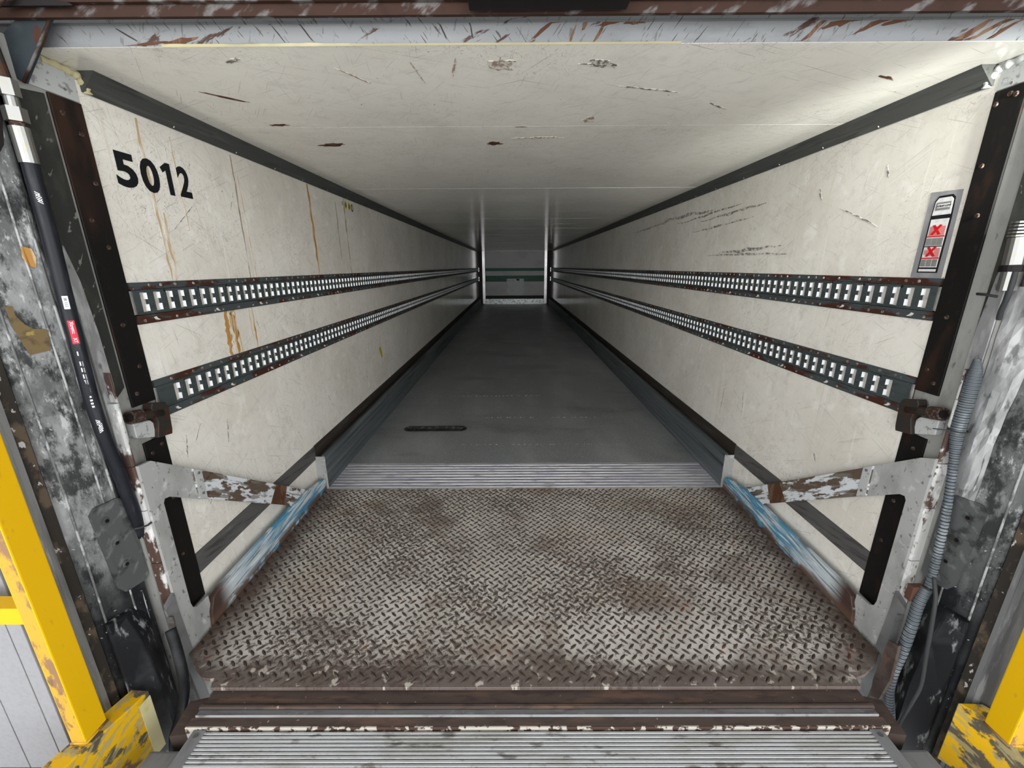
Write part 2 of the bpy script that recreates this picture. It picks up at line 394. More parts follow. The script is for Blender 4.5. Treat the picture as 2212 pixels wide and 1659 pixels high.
M['blue'] = layered('worn_blue_beam', (0.50,0.55,0.575), [
    ((0.045,0.225,0.36), 0.95, 0.40, 0.54, dict(scale=(10,3.6,46), rot=(R_(-4),0,0), detail=5, off=(3,1,2)), [(1, 0.05, 0.40)]),
    ((0.10,0.14,0.15), 0.85, 0.53, 0.63, dict(scale=(10,5,120), rot=(R_(-3),0,0), detail=6, off=(1,5,2))),
    ((0.70,0.70,0.68), 0.8, 0.56, 0.66, dict(scale=(10,7,80), detail=6, off=(5,5,2))),
    ((0.046,0.020,0.013), 0.97, 0.30, 0.40, dict(scale=(10,9,14), detail=6, off=(2,7,1)), [(1, 0.09, 0.0)]),
    ((0.10,0.060,0.040), 0.95, 0.38, 0.50, dict(scale=(10,14,14), detail=7, off=(2,1,1)), [(2, 0.050, 0.012)]),
    ], 0.5)
M['arm'] = layered('peeling_arm', (0.58,0.605,0.625), [
    ((0.085,0.055,0.034), 0.97, 0.475, 0.51, dict(scale=(10,7,26), rot=(R_(35),0,0), detail=7, rough=0.62, off=(2,3,1))),
    ((0.16,0.15,0.135), 0.8, 0.53, 0.60, dict(scale=(10,9,60), rot=(R_(35),0,0), detail=6, off=(7,3,1))),
    ((0.055,0.028,0.016), 0.8, 0.60, 0.68, dict(scale=(10,20,30), rot=(R_(35),0,0), detail=6, off=(1,3,6)))], 0.5)
M['column'] = layered('column_paint', (0.34,0.343,0.33), [((0.22,0.223,0.21), 0.7, 0.45, 0.66, dict(scale=(9,9,5), detail=6)), ((0.10,0.10,0.095), 0.8, 0.62, 0.69, dict(scale=(70,70,50), detail=4, off=(3,1,2))), ((0.56,0.565,0.56), 0.6, 0.58, 0.7, dict(scale=(20,20,20), detail=5, off=(6,6,6)))], 0.5)
M['bolthead'] = plain('bolt_head', (0.20,0.19,0.18), 0.45, 0.5)
M['latch'] = layered('latch_steel', (0.030,0.026,0.023), [((0.060,0.026,0.015), 0.9, 0.50, 0.60, dict(scale=(40,40,30), detail=6))], 0.55, 0.2)
M['latch_block'] = layered('latch_block', (0.40,0.41,0.40), [((0.18,0.18,0.17), 0.8, 0.56, 0.64, dict(scale=(60,60,60), detail=5))], 0.5)
M['pad'] = layered('shelter_pad', (0.17,0.177,0.174), [
    ((0.46,0.47,0.465), 0.9, 0.44, 0.60, dict(scale=(6,6,2.8), detail=9, rough=0.72)),
    ((0.80,0.81,0.80), 0.85, 0.54, 0.64, dict(scale=(34,34,14), detail=8, rough=0.75, off=(3,3,3)), [(2, 0.25, 0.8)]),
    ((0.024,0.025,0.026), 0.9, 0.49, 0.60, dict(scale=(13,13,7), detail=8, rough=0.72, off=(7,2,1))),
    ((0.010,0.011,0.013), 0.93, 0.18, 0.46, dict(scale=(8,8,5), detail=7, rough=0.7, off=(1,2,6)), [(2, 0.60, 0.22)]),
    ((0.75,0.75,0.73), 0.85, 0.70, 0.73, dict(scale=(30,60,130), rot=(R_(35),0,0), detail=4, off=(1,1,6))),
    ((0.70,0.70,0.68), 0.8, 0.70, 0.72, dict(scale=(30,90,40), rot=(R_(-20),0,0), detail=5, off=(5,1,2)))],
    0.45, bump=dict(scale=(24,24,16), detail=8), bstr=0.5, bdist=0.006)
M['welt'] = layered('pad_welt', (0.20,0.205,0.20), [((0.62,0.63,0.62), 0.9, 0.46, 0.56, dict(scale=(30,30,22), detail=6))], 0.45)
M['crevice'] = layered('dirty_crevice', (0.030,0.025,0.020), [((0.13,0.095,0.06), 0.8, 0.48, 0.62, dict(scale=(30,30,16), detail=7)), ((0.55,0.53,0.50), 0.9, 0.635, 0.66, dict(scale=(60,60,34), detail=6, off=(2,2,2)))], 0.7)
M['door_edge'] = layered('door_edge_metal', (0.20,0.204,0.204), [((0.085,0.085,0.085), 0.7, 0.45, 0.65, dict(scale=(30,30,3), detail=5)), ((0.5,0.5,0.5), 0.6, 0.58, 0.7, dict(scale=(50,50,5), detail=5, off=(2,2,2)))], 0.45, 0.2)
M['tape'] = layered('brown_tape', (0.155,0.110,0.050), [((0.06,0.045,0.03), 0.7, 0.5, 0.66, dict(scale=(40,40,40), detail=5)), ((0.32,0.24,0.07), 0.8, 0.62, 0.68, dict(scale=(30,30,30), detail=4, off=(3,3,3)))], 0.6)
M['rubber'] = layered('bumper_rubber', (0.012,0.013,0.015), [((0.40,0.405,0.405), 0.9, 0.56, 0.66, dict(scale=(24,24,7), detail=7, rough=0.65)), ((0.045,0.047,0.05), 0.7, 0.5, 0.7, dict(scale=10, detail=5, off=(2,2,2)))], 0.5)
M['plate_dark'] = layered('bolted_plate', (0.115,0.12,0.12), [((0.27,0.275,0.27), 0.7, 0.52, 0.68, dict(scale=(20,40,20), rot=(R_(40),0,0), detail=6)), ((0.035,0.035,0.035), 0.8, 0.54, 0.66, dict(scale=(18,18,18), detail=6, off=(4,4,4)))], 0.5, 0.15)
M['hose'] = layered('black_hose', (0.012,0.013,0.017), [((0.05,0.052,0.06), 0.5, 0.5, 0.75, dict(scale=(60,60,9), detail=4))], 0.36)
M['spiral_gap'] = plain('spiral_gap', (0.025,0.028,0.032), 0.5)
M['spiral'] = layered('grey_spiral_wrap', (0.105,0.122,0.135), [((0.26,0.285,0.30), 0.7, 0.48, 0.66, dict(scale=(30,30,12), detail=5)), ((0.06,0.065,0.07), 0.7, 0.6, 0.72, dict(scale=(40,40,14), detail=5, off=(3,3,3)))], 0.35)
M['cable'] = plain('black_cable', (0.035,0.037,0.038), 0.5)
M['fitting'] = layered('steel_fitting', (0.27,0.27,0.26), [((0.28,0.26,0.20), 0.8, 0.52, 0.66, dict(scale=70, detail=5))], 0.3, 0.85)
M['print_white'] = plain('white_print', (0.75,0.76,0.78), 0.5)
M['print_red'] = plain('red_print', (0.50,0.035,0.055), 0.45)
M['print_black'] = plain('black_print', (0.012,0.012,0.014), 0.45)
M['digits'] = plain('black_vinyl', (0.008,0.0085,0.010), 0.35)
M['sticker'] = layered('sticker_grey', (0.23,0.23,0.235), [((0.33,0.33,0.335), 0.6, 0.45, 0.7, dict(scale=(20,20,9), detail=5))], 0.4)
M['paper'] = layered('sticker_white', (0.66,0.65,0.65), [((0.50,0.49,0.48), 0.6, 0.45, 0.65, dict(scale=60, detail=4))], 0.5)
M['pink'] = plain('sticker_pink', (0.55,0.22,0.20), 0.5)
M['red'] = plain('sticker_red', (0.50,0.012,0.016), 0.45)
M['grey_box'] = layered('sticker_box_grey', (0.19,0.19,0.175), [((0.24,0.24,0.23), 0.6, 0.4, 0.7, dict(scale=60, detail=3))], 0.5)
M['dot_yellow'] = plain('sticker_yellow', (0.42,0.36,0.03), 0.45)
M['yellow'] = layered('yellow_paint', (0.66,0.385,0.003), [((0.42,0.25,0.02), 0.5, 0.62, 0.75, dict(scale=(60,60,20), detail=5)), ((0.35,0.22,0.10), 0.9, 0.69, 0.72, dict(scale=(30,30,14), detail=5, off=(3,3,3)))], 0.5)
M['yellow_worn'] = layered('worn_yellow_face', (0.50,0.29,0.03), [((0.22,0.125,0.07), 0.95, 0.46, 0.53, dict(scale=(14,14,7), detail=7, rough=0.66)), ((0.12,0.08,0.055), 0.7, 0.62, 0.68, dict(scale=(30,30,14), detail=6, off=(3,3,3)))], 0.6)
M['yellow_block'] = layered('scuffed_yellow_block', (0.56,0.325,0.005), [
    ((0.055,0.055,0.05), 0.95, 0.515, 0.56, dict(scale=(12,9,12), rot=(R_(-40),0,0), detail=6, rough=0.6, off=(1,4,2))),
    ((0.30,0.25,0.12), 0.8, 0.50, 0.58, dict(scale=(20,14,60), rot=(R_(-35),0,0), detail=6, off=(5,2,2))),
    ((0.11,0.075,0.065), 0.9, 0.60, 0.66, dict(scale=(10,10,10), detail=5, off=(4,1,6)))], 0.55)
M['cream'] = layered('cream_side', (0.52,0.47,0.27), [((0.45,0.36,0.06), 0.8, 0.54, 0.66, dict(scale=(20,20,9), detail=5)), ((0.13,0.12,0.07), 0.7, 0.66, 0.72, dict(scale=(40,40,20), detail=5, off=(3,3,3)))], 0.6)
M['dock_wall'] = layered('dock_wall_panel', (0.40,0.404,0.428), [((0.34,0.343,0.36), 0.6, 0.4, 0.7, dict(scale=(90,90,90), detail=4))], 0.4)
M['concrete'] = layered('dock_concrete', (0.60,0.59,0.565), [((0.50,0.49,0.47), 0.7, 0.4, 0.7, dict(scale=3, detail=7)), ((0.35,0.345,0.33), 0.5, 0.6, 0.75, dict(scale=14, detail=6, off=(3,3,3)))], 0.75)
M['pit'] = plain('pit_dark', (0.022,0.021,0.020), 0.8)
M['rust_stain'] = layered('rust_stain', (0.42,0.215,0.055), [((0.62,0.50,0.33), 0.8, 0.46, 0.64, dict(scale=(5,60,9), detail=5)), ((0.19,0.075,0.02), 0.8, 0.58, 0.68, dict(scale=(5,90,6), detail=4, off=(2,2,1)))], 0.5)
M['pale_stain'] = layered('pale_stain', (0.50,0.37,0.22), [((0.70,0.65,0.55), 0.9, 0.42, 0.60, dict(scale=(5,80,12), detail=5))], 0.45)
M['drip'] = layered('dark_drip', (0.26,0.21,0.14), [((0.60,0.55,0.46), 0.9, 0.50, 0.62, dict(scale=(5,40,14), detail=5))], 0.45)
M['lintel_scratch'] = plain('lintel_scratch', (0.03,0.024,0.022), 0.6)
M['gouge'] = layered('brown_gouge', (0.075,0.034,0.018), [((0.17,0.105,0.065), 0.6, 0.5, 0.6, dict(scale=(30,30,9), detail=5))], 0.7)
M['scuff'] = layered('dark_scuff', (0.20,0.19,0.17), [((0.60,0.575,0.51), 1.0, 0.47, 0.56, dict(scale=(30,40,60), detail=6, rough=0.7))], 0.5)
M['scuff_c'] = layered('ceiling_scuff', (0.16,0.145,0.125), [((0.62,0.60,0.54), 1.0, 0.47, 0.54, dict(scale=(60,40,9), detail=6, rough=0.7))], 0.5)
M['brown_rub'] = layered('brown_rub', (0.33,0.25,0.20), [((0.66,0.63,0.56), 1.0, 0.46, 0.56, dict(scale=(70,50,9), detail=5))], 0.5)
M['rust_plate'] = layered('rusty_plate', (0.10,0.078,0.068), [((0.17,0.10,0.068), 0.8, 0.5, 0.66, dict(scale=14, detail=6)), ((0.06,0.04,0.035), 0.8, 0.54, 0.66, dict(scale=20, detail=6, off=(3,3,3)))], 0.45, 0.3)
M['slot_dark'] = layered('floor_slot', (0.022,0.022,0.021), [((0.09,0.09,0.085), 0.8, 0.5, 0.62, dict(scale=40, detail=5))], 0.5)
M['copper_red'] = plain('rusty_tab', (0.085,0.042,0.028), 0.55)

# ================================================================== SETTING
W = 1.23; HC = 1.7818; L = 13.44
def structure(o, label=None):
    o['kind'] = 'structure'
    if label: o['label'] = label
    return o

RZ = [(1.103, 1.230), (0.796, 0.923)]          # lashing rails (bottom, top)
walls = {}
for s, nm in ((-1, 'wall_left'), (1, 'wall_right')):
    bm = bmesh.new()
    for z0, z1 in ((-0.30, RZ[1][0]), (RZ[1][1], RZ[0][0]), (RZ[0][1], HC)):
        a, b = sorted((s*W, s*(W+0.05)))
        add_box(bm, a, b, 0.0, L, z0, z1)
    a, b = sorted((s*(W+0.05), s*(W+0.07)))
    add_box(bm, a, b, 0.0, L, -0.30, HC)
    walls[s] = structure(from_bm(nm, bm, M['wall']), 'off-white scuffed trailer side wall on the %s' % ('left' if s < 0 else 'right'))

ceil = structure(box('ceiling', -W-0.07, W+0.07, -0.10, L, HC+0.012, HC+0.07, M['ceiling']), 'cream trailer ceiling of wide cross panels with brown gouges')
ys = [-0.105, 0.493, 1.17]
while ys[-1] < L-0.7: ys.append(ys[-1]+0.615)
ys.append(L)
for i in range(len(ys)-1):
    box('ceiling_panel', -W, W, ys[i]+0.0005, ys[i+1]-0.0005, HC+random.uniform(0,0.0006), HC+0.012, M['ceiling'], ceil)

# trailer floor with lashing slot cut out
SY = 0.935
FB = 1.252
bm = bmesh.new()
sx0, sx1, sy0, sy1 = -0.955, -0.445, 1.80, 1.93
for x0, x1, y0, y1 in ((-W, W, FB, sy0), (-W, sx0, sy0, sy1), (sx1, W, sy0, sy1), (-W, W, sy1, L)):
    add_box(bm, x0, x1, y0, y1, -0.04, 0.0)
floor = structure(from_bm('floor', bm, M['floor']), 'dark grey non-slip trailer floor with fine speckle')
# slot tray with rounded ends
bm = bmesh.new()
add_box(bm, sx0-0.02, sx1+0.02, sy0-0.02, sy1+0.02, -0.03, -0.02)
from_bm('slot_tray', bm, M['slot_dark'], floor)
ring_o, ring_i = [], []
for k in range(32):
    a = 2*math.pi*k/32
    cx = sx1-0.055 if math.cos(a) > 0 else sx0+0.055
    ring_i.append((cx+math.cos(a)*0.042, (sy0+sy1)/2+math.sin(a)*0.042))
    ring_o.append((cx+math.cos(a)*0.056, (sy0+sy1)/2+math.sin(a)*0.056))
bm = bmesh.new()
vo = [bm.verts.new((x, y, 0.003)) for x, y in ring_o]; vi = [bm.verts.new((x, y, 0.003)) for x, y in ring_i]
vl = [bm.verts.new((x, y, -0.02)) for x, y in ring_i]
vb = [bm.verts.new((x, y, -0.004)) for x, y in ring_o]
for k in range(32):
    j = (k+1) % 32
    bm.faces.new((vo[k], vo[j], vi[j], vi[k])); bm.faces.new((vi[k], vi[j], vl[j], vl[k])); bm.faces.new((vb[k], vb[j], vo[j], vo[k]))
from_bm('slot_rim', bm, M['slot_dark'], floor)
# corner fill of the rectangular cut
bm = bmesh.new()
cxs = [(sx0, sy0), (sx1, sy0), (sx1, sy1), (sx0, sy1)]
vc = [bm.verts.new((x, y, 0.0)) for x, y in cxs]
vo2 = [bm.verts.new((x, y, 0.0)) for x, y in ring_o]
edges = [bm.edges.new((vc[i], vc[(i+1) % 4])) for i in range(4)] + [bm.edges.new((vo2[i], vo2[(i+1) % 32])) for i in range(32)]
bmesh.ops.triangle_fill(bm, edges=edges, use_beauty=True)
from_bm('slot_surround', bm, M['floor'], floor, recalc=False)
# faint transverse screw rows on the floor
for yy, x0, x1 in ((1.55, -0.45, 0.75), (2.12, -0.30, 0.9), (2.75, -0.9, 0.2)):
    bm = bmesh.new(); x = x0
    while x < x1:
        w = random.uniform(0.004, 0.02)
        if random.random() < 0.75: add_box(bm, x, x+w, yy-0.002, yy+0.002, 0.0, 0.0012)
        x += random.uniform(0.02, 0.05)
    from_bm('screw_row', bm, M['sill'], floor)['kind'] = 'stuff'

# aluminium sill planks at the rear end of the floor
sill = structure(box('trim_1', -1.174, 1.174, SY+0.004, FB, -0.10, -0.006, M['kick']), 'ribbed aluminium sill across the rear end of the trailer floor')
y = SY; n = 9
for i in range(n):
    w = (FB-SY)/n
    prism('sill_rib', [(y+0.001, -0.006), (y+0.004, 0.0), (y+w-0.003, 0.0), (y+w-0.001, -0.006)], 'x', -1.174, 1.174, M['sill'], sill)
    y += w
box('sill_nose', -1.176, 1.176, SY-0.006, SY+0.004, -0.022, -0.001, M['rib'], sill, bevel=0.003)

# kick plates along both walls
tn = 2
for s in (-1, 1):
    side = 'left' if s < 0 else 'right'
    a, b = sorted((s*1.19, s*1.229))
    k = structure(box('trim_%d' % tn, a, b, SY, L, 0.0, 0.20, M['strip'], None), 'dark ribbed aluminium kick plate along the %s wall' % side); tn += 1
    prof = []
    z = 0.0
    for i in range(6):
        prof += [(1.174, z+0.004), (1.1715, z+0.012), (1.1715, z+0.026), (1.174, z+0.033)]
        z += 0.0345
    poly = [(s*x, zz) for x, zz in [(1.19, 0.0), (1.172, 0.0)] + prof + [(1.176, 0.213), (1.19, 0.213)]]
    yy = SY
    for seg in (2.19, 4.6, 7.0, 9.4, 11.8, L):
        prism('kick_section', poly, 'y', yy+0.001, seg-0.0015, M['kick'], k); yy = seg
    box('kick_end_cap', s*1.172, s*1.23, SY-0.004, SY, -0.02, 0.205, M['column'], k)
    # strip above the kick plate
    st = structure(box('trim_%d' % tn, s*1.2295, s*1.224, SY, L, 0.190, 0.272, M['strip']), 'dark brown rubber strip above the %s kick plate' % side); tn += 1
    box('strip_rear_length', s*1.2295, s*1.2255, 0.0, SY, 0.187, 0.268, M['strip_rear'], st)
    # ceiling cove
    poly = [(s*1.2299, 1.733), (s*1.2270, 1.731), (s*1.187, 1.776), (s*1.184, HC), (s*1.2299, HC)]
    cv = structure(prism('trim_%d' % tn, poly, 'y', 0.012, L, M['cove']), 'dark grey angled cove between ceiling and %s wall' % side); tn += 1
    bmh = None
    for i in range(14):
        yy = 0.35 + i*0.30 + random.uniform(-.03, .03)
        o = cyl('cove_rivet', (s*1.2255, yy, 1.7365), (s*1.2215, yy, 1.7405), 0.0035, M['hook'], cv, 8)

# far end wall
front = structure(box('wall_front', -W, W, L, L+0.05, 0.0, HC, M['bulkhead']), 'grey front bulkhead wall at the far end of the trailer')
for z0, z1 in ((1.12, 1.217), (0.767, 0.967)):
    box('green_stripe', -1.014, 1.014, L-0.004, L, z0, z1, M['green'], front)
box('bulkhead_bottom_bar', -1.014, 1.014, L-0.03, L, 0.183, 0.295, M['bar_black'], front)
box('bulkhead_kick', -1.014, 1.014, L-0.015, L, 0.0, 0.183, M['far_kick'], front)
box('bulkhead_seam', -1.014, 1.014, L-0.003, L, 1.745, 1.760, M['hatch'], front)
hp = box('access_panel', -0.274, 0.317, L-0.035, L, 0.309, 0.865, M['hatch'], front, bevel=0.004)
hp['label'] = 'square white panel'
box('panel_latch', 0.06, 0.16, L-0.045, L-0.035, 0.80, 0.86, M['bar_black'], hp)
for sx in (-0.24, 0.28):
    for sz in (0.35, 0.58, 0.82):
        box('panel_screw', sx-0.012, sx+0.012, L-0.039, L-0.035, sz-0.012, sz+0.012, M['bolthead'], hp)
for s in (-1, 1):
    p = structure(prism('trim_%d' % tn, [(s*1.2295, L), (s*1.109, L), (s*1.109, L-0.036), (s*1.2295, L-0.036)], 'z', 0.0, HC, M['bar_black']),
                  'black corner post at the far %s corner' % ('left' if s < 0 else 'right')); tn += 1
    yy = 0.0
    for z0, z1 in ((0.02, 0.18), (0.185, 0.48), (0.485, 0.75), (0.755, 1.1), (1.105, HC-0.002)):
        prism('post_facing', [(s*1.108, L-0.001), (s*1.020, L-0.001), (s*1.020, L-0.036), (s*1.108, L-0.036)], 'z', z0, z1, M['far_alu'], p)

# wall stains and marks (films on the wall with a shape of their own)
def streak(wall, x, y0, z0, y1, z1, w, mat, seed, s):
    rnd = random.Random(seed); n = 14
    Lp, Rp = [], []
    for i in range(n+1):
        t = i/n
        yy = y0+(y1-y0)*t + rnd.uniform(-1,1)*w*0.25
        zz = z0+(z1-z0)*t
        ww = w*(0.35+0.65*math.sin(math.pi*min(1,0.15+t*0.8)))*rnd.uniform(0.6,1.1)
        Lp.append((yy-ww/2, zz)); Rp.append((yy+ww/2, zz))
    a, b = sorted((s*x, s*(x-0.0006)))
    prism('stain_streak', Lp + Rp[::-1], 'x', a, b, mat, wall)
wlft = walls[-1]
for k, (y0, z0, y1, z1, w, m) in enumerate((
        (0.408, 1.103, 0.398, 0.924, 0.030, 'rust_stain'), (0.432, 1.103, 0.432, 0.924, 0.018, 'pale_stain'), (0.447, 1.103, 0.452, 0.924, 0.030, 'rust_stain'),
        (0.465, 1.103, 0.472, 0.924, 0.010, 'pale_stain'), (0.585, 1.103, 0.583, 0.924, 0.010, 'rust_stain'), (0.560, 1.103, 0.562, 0.93, 0.008, 'pale_stain'),
        (0.173, 1.72, 0.180, 1.231, 0.014, 'pale_stain'), (0.205, 1.45, 0.200, 1.231, 0.02, 'pale_stain'), (0.621, 1.72, 0.617, 1.231, 0.009, 'drip'), (0.645, 1.65, 0.662, 1.231, 0.006, 'pale_stain'),
        (1.281, 1.728, 1.300, 1.231, 0.030, 'rust_stain'), (1.802, 1.728, 1.818, 1.231, 0.018, 'drip'), (1.66, 1.72, 1.665, 1.3, 0.010, 'drip'),
        (0.30, 1.70, 0.305, 1.4, 0.008, 'pale_stain'), (2.27, 0.79, 2.30, 0.60, 0.012, 'pale_stain'))):
    streak(wlft, W, y0, z0, y1, z1, w, M[m], k, -1)
prism('lichen_patch', [(2.26,0.60),(2.30,0.60),(2.335,0.54),(2.33,0.50),(2.30,0.50),(2.27,0.56)], 'x', -W, -W+0.0006, M['dot_yellow'], wlft)
def line_mark(wall, s, y0, z0, y1, z1, w, mat, seed):
    rnd = random.Random(seed); n = 10
    d = Vector((y1-y0, z1-z0)); nn = Vector((-d.y, d.x)).normalized()
    A, B = [], []
    for i in range(n+1):
        t = i/n; p = Vector((y0, z0))+d*t + nn*rnd.uniform(-.3,.3)*w
        ww = w*math.sin(math.pi*(0.08+0.84*t))*rnd.uniform(.4, 1)
        A.append(tuple(p+nn*ww/2)); B.append(tuple(p-nn*ww/2))
    a, b = sorted((s*W, s*(W-0.0006)))
    prism('scuff_mark', A + B[::-1], 'x', a, b, mat, wall)
for k, a in enumerate(((0.483,1.486,0.288,1.403,0.008), (1.60,1.62,2.6,1.63,0.030), (1.25,1.60,2.2,1.585,0.022), (1.0,1.575,1.75,1.56,0.020), (0.80,1.36,1.45,1.345,0.020), (0.77,1.325,1.6,1.335,0.014),
        (1.1,1.52,1.9,1.50,0.014), (2.4,1.62,3.4,1.60,0.02), (0.62,1.58,0.60,1.53,0.012), (0.30,1.60,0.285,1.56,0.01), (0.95,0.60,0.93,0.46,0.006), (1.15,0.55,1.17,0.38,0.008),
        (0.36,0.50,0.34,0.46,0.008), (0.12,0.46,0.20,0.40,0.008), (0.40,0.34,0.30,0.36,0.010))):
    line_mark(walls[1], 1, *a, M['scuff'], 50+k)
for k, a in enumerate(((0.235,1.40,0.36,1.50,0.004), (0.56,1.50,0.60,1.58,0.004), (0.085,0.70,0.07,0.62,0.006), (0.16,0.715,0.12,0.66,0.004), (0.30,0.68,0.28,0.58,0.006), (1.2,0.50,1.25,0.42,0.006), (0.16,0.44,0.12,0.40,0.006),
        (0.8,0.42,0.83,0.36,0.006), (0.62,1.0,0.60,1.05,0.004), (1.9,0.45,1.92,0.40,0.01))):
    line_mark(walls[-1], -1, *a, M['scuff'], 90+k)
# ceiling gouges and scuffs
panels = [o for o in bpy.data.objects if o.name.startswith('ceiling_panel')]
for k, (x, yy, rx, ry, rz, m) in enumerate(((-0.932,0.462,0.045,0.010,-0.1,'gouge'), (-0.835,0.722,0.060,0.022,-0.15,'gouge'), (-0.141,0.717,0.032,0.022,0.1,'gouge'), (-0.09,-0.005,0.034,0.030,0.5,'brown_rub'),
        (0.175,-0.002,0.050,0.018,0.2,'scuff_c'), (-0.778,-0.036,0.025,0.007,-0.5,'scuff_c'), (-0.955,0.20,0.06,0.006,0.72,'gouge'), (0.215,0.42,0.02,0.035,0.2,'brown_rub'), (0.05,0.64,0.085,0.012,-0.05,'brown_rub'),
        (-0.5,0.06,0.05,0.004,1.0,'brown_rub'), (0.62,0.30,0.05,0.006,0.6,'scuff_c'), (0.52,4.3,0.16,0.03,0.0,'scuff_c'), (-0.03,0.50,0.018,0.004,0,'gouge'), (-0.32,0.05,0.0025,0.06,-0.1,'brown_rub'), (-0.22,0.02,0.003,0.05,0.2,'brown_rub'), (1.0,0.09,0.03,0.006,0.4,'gouge'), (0.35,0.16,0.08,0.005,0.25,'scuff_c'))):
    pts = blob(18, rx, ry, 0.42, 200+k)
    c, sn = math.cos(rz), math.sin(rz)
    prism('gouge_mark', [(x+p[0]*c-p[1]*sn, yy+p[0]*sn+p[1]*c) for p in pts], 'z', HC-0.0008, HC+0.003, M[m], ceil)

# ================================================================== LASHING RAILS
PITCH_S = 0.0508; SW = 0.027
def make_rail(s, zi, label):
    z0, z1 = RZ[zi]
    root = thing('lashing_rail', (s*W, 0.0, z0), label, 'rail', 'slotted lashing rails on the side walls')
    y0, y1 = (0.006, 13.30)
    XF = W-0.004; XB = W-0.007; XT = W+0.0035
    zs0, zs1 = z0+0.036, z0+0.097
    ys_ = []
    y = 0.030 if zi == 0 else 0.075
    while y < y1-0.1:
        ys_.append(y); y += PITCH_S
    # flanges (top and bottom) with small lips
    for nm, a, b, lip in (('upper_flange', z0+0.106, z1, z0+0.106), ('lower_flange', z0, z0+0.027, z0+0.027)):
        aa, bb = sorted((s*XF, s*(W+0.006)))
        box(nm, aa, bb, y0, y1, a, b, M['rail_flange'], root)
    # slotted band
    bm = bmesh.new()
    def q(pts):
        bm.faces.new([bm.verts.new((s*p[0], p[1], p[2])) for p in pts])
    zb0, zb1 = z0+0.027, z0+0.106
    XB0 = W-0.001
    q([(XB, y0, zs1), (XB, y1, zs1), (XB, y1, zb1-0.003), (XB, y0, zb1-0.003)])
    q([(XB, y0, zb1-0.003), (XB, y1, zb1-0.003), (XB0, y1, zb1), (XB0, y0, zb1)])
    q([(XB, y0, zb0+0.003), (XB, y1, zb0+0.003), (XB, y1, zs0), (XB, y0, zs0)])
    q([(XB0, y0, zb0), (XB0, y1, zb0), (XB, y1, zb0+0.003), (XB, y0, zb0+0.003)])
    prev = y0
    for yy in ys_ + [y1]:
        q([(XB, prev, zs0), (XB, yy, zs0), (XB, yy, zs1), (XB, prev, zs1)])
        if yy < y1:
            prev = yy+SW
            q([(XB, yy, zs0), (XT, yy, zs0), (XT, yy, zs1), (XB, yy, zs1)])
            q([(XB, yy, zs0), (XB, prev, zs0), (XT, prev, zs0), (XT, yy, zs0)])
            q([(XB, yy, zs1), (XB, prev, zs1), (XT, prev, zs1), (XT, yy, zs1)])
            q([(XB, prev, zs0), (XT, prev, zs0), (XT, prev, zs1), (XB, prev, zs1)])
    from_bm('slotted_band', bm, M['rail'], root, recalc=False)
    a, b = sorted((s*(XT-0.0005), s*(XT+0.002)))
    box('backing_tray', a, b, y0, y1, z0+0.03, z0+0.102, M['tray'], root)
    # catch: bright far cheek of the slot in two pieces and a wavy grey tab
    def catch_geo(bm, yy):
        ye = yy+SW-0.0006
        for a0, a1 in ((zs0+0.002, zs0+0.023), (zs1-0.022, zs1-0.002)):
            v = [bm.verts.new((s*p[0], p[1], p[2])) for p in ((XB+0.0008, ye, a0), (XT-0.0006, ye-0.004, a0), (XT-0.0006, ye-0.004, a1), (XB+0.0008, ye, a1))]
            bm.faces.new(v).material_index = 0
        zc = (zs0+zs1)/2
        prof = []
        for i in range(13):
            t = i/12; zz = zs0+0.001+(zs1-zs0-0.002)*t
            bul = 0.0105*math.exp(-((zz-zc)/0.009)**2)
            prof.append((yy+0.0095+bul, zz))
        xa = XB+0.0040
        base = [bm.verts.new((s*xa, yy+0.0002, zs0+0.001))] + [bm.verts.new((s*xa, p[0], p[1])) for p in prof] + [bm.verts.new((s*xa, yy+0.0002, zs1-0.001))]
        bm.faces.new(base).material_index = 1
        low = [bm.verts.new((s*(XT-0.0006), p[0], p[1])) for p in prof]
        for i in range(12):
            bm.faces.new((base[1+i], base[2+i], low[i+1], low[i])).material_index = 2
    near = 44
    bm = bmesh.new(); catch_geo(bm, ys_[0])
    c0 = from_bm('slot_catch', bm, [M['zinc'], M['tray'], M['rail']], root, recalc=False)
    base_loc = WL[c0.name].copy()
    for yy in ys_[1:near]:
        copy_part(c0, root, base_loc + Vector((0, yy-ys_[0], 0)))
    bm = bmesh.new()
    for yy in ys_[near:]: catch_geo(bm, yy)
    from_bm('far_slot_catches', bm, [M['zinc'], M['tray'], M['rail']], root, recalc=False)['kind'] = 'stuff'
    # rivets
    rnd = random.Random(31+zi*3+s)
    r0 = cyl('rivet', (s*XF, 0.03, z0+0.010), (s*(XF-0.0025), 0.03, z0+0.010), 0.0052, M['rivet'], root, 10, 0.0042)
    bl = WL[r0.name].copy()
    bmf = bmesh.new()
    for zz in (z0+0.010, z1-0.010):
        y = 0.075
        while y < 9.0:
            p = bl + Vector((0, y-0.03, zz-(z0+0.010)))
            if y < 2.2: copy_part(r0, root, p)
            else: tube_bm([(s*XF, y, zz), (s*(XF-0.0025), y, zz)], 0.005, 6, bmf)
            y += rnd.choice((0.045, 0.06, 0.085, 0.10))
    from_bm('far_rivets', bmf, M['rivet'], root)['kind'] = 'stuff'
    # pale plugs along the groove
    h0 = prism('pale_plug', [(0.12, z1-0.026), (0.128, z1-0.024), (0.132, z1-0.030), (0.142, z1-0.036), (0.134, z1-0.036), (0.124, z1-0.033)], 'x', *sorted((s*(XF+0.001), s*(XF-0.003))), M['hook'], root)
    hb = WL[h0.name].copy()
    for k in range(1, 10): copy_part(h0, root, hb + Vector((0, k*0.155, 0)))
